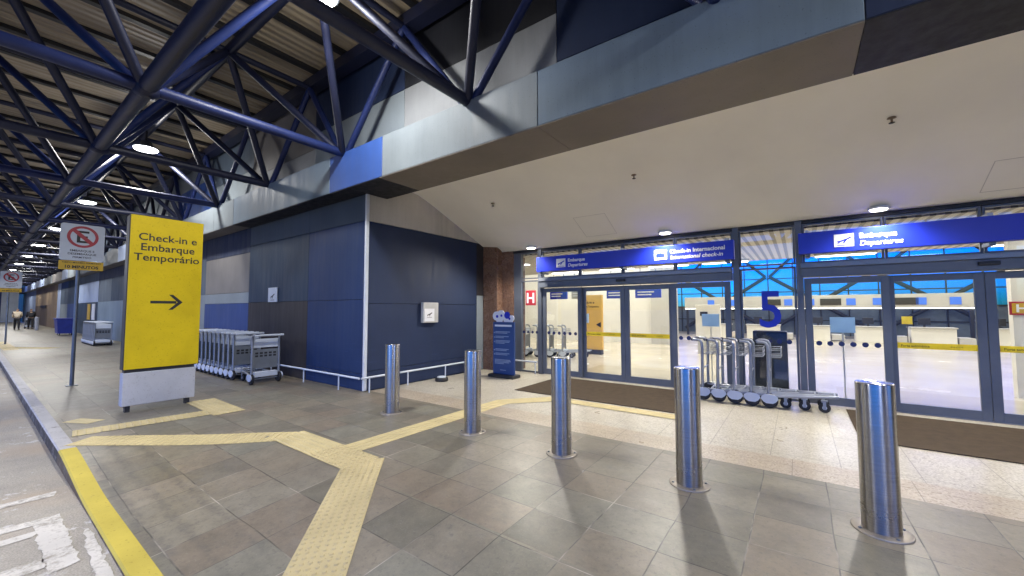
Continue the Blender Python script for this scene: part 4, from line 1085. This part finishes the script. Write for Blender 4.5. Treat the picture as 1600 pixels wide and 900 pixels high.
for x0, x1, hh, lab in ((-90,-32,14,'unseen dark block added across the road, left of the sky gap'),(24,80,12,'unseen dark block added across the road, right of the sky gap')):
    t = thing('reflection_block', lab, 'building', ((x0+x1)/2, -24, 0))  # added dark masses narrowing the sky that the bollards reflect
    g = MB()
    for k in range(4): g.box(x0, x1, -34, -22, hh*k/4+hh/8, hh*(k+1)/4); 
    obj('block_slabs', g, CL['dim'], t)
    g = MB(); g.box(x0+.5, x1-.5, -33, -24, -.16, hh-.1); obj('core', g, CL['black'], t)
# two people at the far end
def skin(name, pts, edges, rad, m, parent, sub=2):
    me = bpy.data.meshes.new(name); me.from_pydata(pts, edges, []); o = bpy.data.objects.new(name, me); col.objects.link(o)
    md = o.modifiers.new('s', 'SKIN'); md.use_smooth_shade = True
    for i, v in enumerate(me.skin_vertices[0].data):
        v.radius = rad[i] if isinstance(rad[i], tuple) else (rad[i], rad[i]); v.use_root = (i == 0)
    o.modifiers.new('d', 'SUBSURF').levels = sub
    bpy.context.view_layer.update()
    me2 = bpy.data.meshes.new_from_object(o.evaluated_get(bpy.context.evaluated_depsgraph_get()))
    bpy.data.objects.remove(o); me2.name = name; me2.materials.clear(); me2.materials.append(m)
    q = bpy.data.objects.new(name, me2); col.objects.link(q); q.parent = parent
    return q
m_skin = M_plain('skin', (.42,.26,.18), .55); m_hair = M_plain('hair', (.03,.022,.018), .6); m_cream = M_plain('cream_jacket', (.62,.52,.38), .8)
m_trs = M_plain('black_trousers', (.015,.015,.018), .8); m_dkj = M_plain('dark_jacket', (.02,.022,.03), .8)
def person(label, x, y, rz, mj, lean, step):
    t = thing('person', label, 'person', (x, y, 0))
    P = [(0,0,.94),(0,0,1.15),(lean*.5,0,1.38),(lean,0,1.50),(lean*1.1,0,1.62),(lean*1.15,0,1.72)]
    E = [(0,1),(1,2),(2,3),(3,4),(4,5)]; Rr = [(.15,.11),(.15,.11),(.17,.11),.055,.09,.075]
    for s in (-1, 1):
        b = len(P); P += [(0,.09*s,.88),(step*s*.5,.10*s,.50),(step*s,.10*s,.09),(step*s+.14,.11*s,.04)]; E += [(0,b),(b,b+1),(b+1,b+2),(b+2,b+3)]; Rr += [.085,.06,.045,.04]
        b = len(P); P += [(lean*.8,.19*s,1.42),(.05+lean,.23*s,1.16),(.24+lean,.20*s,1.00),(.33+lean,.19*s,.98)]; E += [(2,b),(b,b+1),(b+1,b+2),(b+2,b+3)]; Rr += [.06,.045,.035,.03]
    skin('body', P, E, Rr, m_skin, t)
    skin('jacket', P[:4]+[P[10],P[11],P[12],P[18],P[19],P[20]], [(0,1),(1,2),(2,3),(2,4),(4,5),(5,6),(2,7),(7,8),(8,9)], [(.21,.17),(.21,.17),(.22,.17),.085,.085,.07,.055,.085,.07,.055], mj, t)
    skin('trousers', [P[0],P[6],P[7],P[8],P[14],P[15],P[16]], [(0,1),(1,2),(2,3),(0,4),(4,5),(5,6)], [(.16,.12),.105,.08,.062,.105,.08,.062], m_trs, t)
    skin('hair', [(lean*1.1-.015,0,1.66),(lean*1.12-.02,0,1.74)], [(0,1)], [.088,.075], m_hair, t)
    for s in (-1, 1):
        g = MB(); g.bbox(step*s-.09, step*s+.18, .10*s-.05, .10*s+.05, 0, .09, .03, 2)
        me = g.mesh('shoe'); me.materials.append(m_black); q = bpy.data.objects.new('shoe', me); col.objects.link(q); q.parent = t
    t.rotation_euler = (0, 0, rz); return t
person('person in a cream jacket and black trousers walking away at the far end', -53.0, 2.45, math.pi, m_cream, .05, .16)
person('person in dark clothes leaning over a trolley at the far end', -54.2, 3.25, math.pi, m_dkj, .16, .2)
o = copy_tree(p); o.location = (-55.0, 3.25, 0); o.rotation_euler = (0, 0, math.pi); o['label'] = 'baggage trolley pushed by the person in dark clothes'
if 'group' in o: del o['group']

# ------------------------------------------------------------------ dusk sky
w = bpy.data.worlds.new('World'); scene.world = w; w.use_nodes = True
nt = w.node_tree; bg = nt.nodes['Background']
sky = nt.nodes.new('ShaderNodeTexSky'); sky.sky_type = 'NISHITA'; sky.sun_disc = False
sky.sun_elevation = R(1.5); sky.sun_rotation = R(-35); sky.air_density = 1.0; sky.dust_density = .2; sky.ozone_density = 8.0
nt.links.new(sky.outputs[0], bg.inputs[0]); bg.inputs[1].default_value = 2.6

# ------------------------------------------------------------------ render settings
scene.render.engine = 'CYCLES'
cy = scene.cycles
cy.use_denoising = True
try: cy.denoiser = 'OPENIMAGEDENOISE'
except Exception: pass
cy.max_bounces = 8; cy.diffuse_bounces = 4; cy.glossy_bounces = 4; cy.transparent_max_bounces = 16; cy.transmission_bounces = 4
cy.sample_clamp_indirect = 6; cy.caustics_reflective = False; cy.caustics_refractive = False
try: cy.use_light_tree = True
except Exception: pass
vs = scene.view_settings
vs.view_transform = 'Standard'; vs.look = 'None'; vs.exposure = 0.42; vs.gamma = 1; vs.use_curve_mapping = False
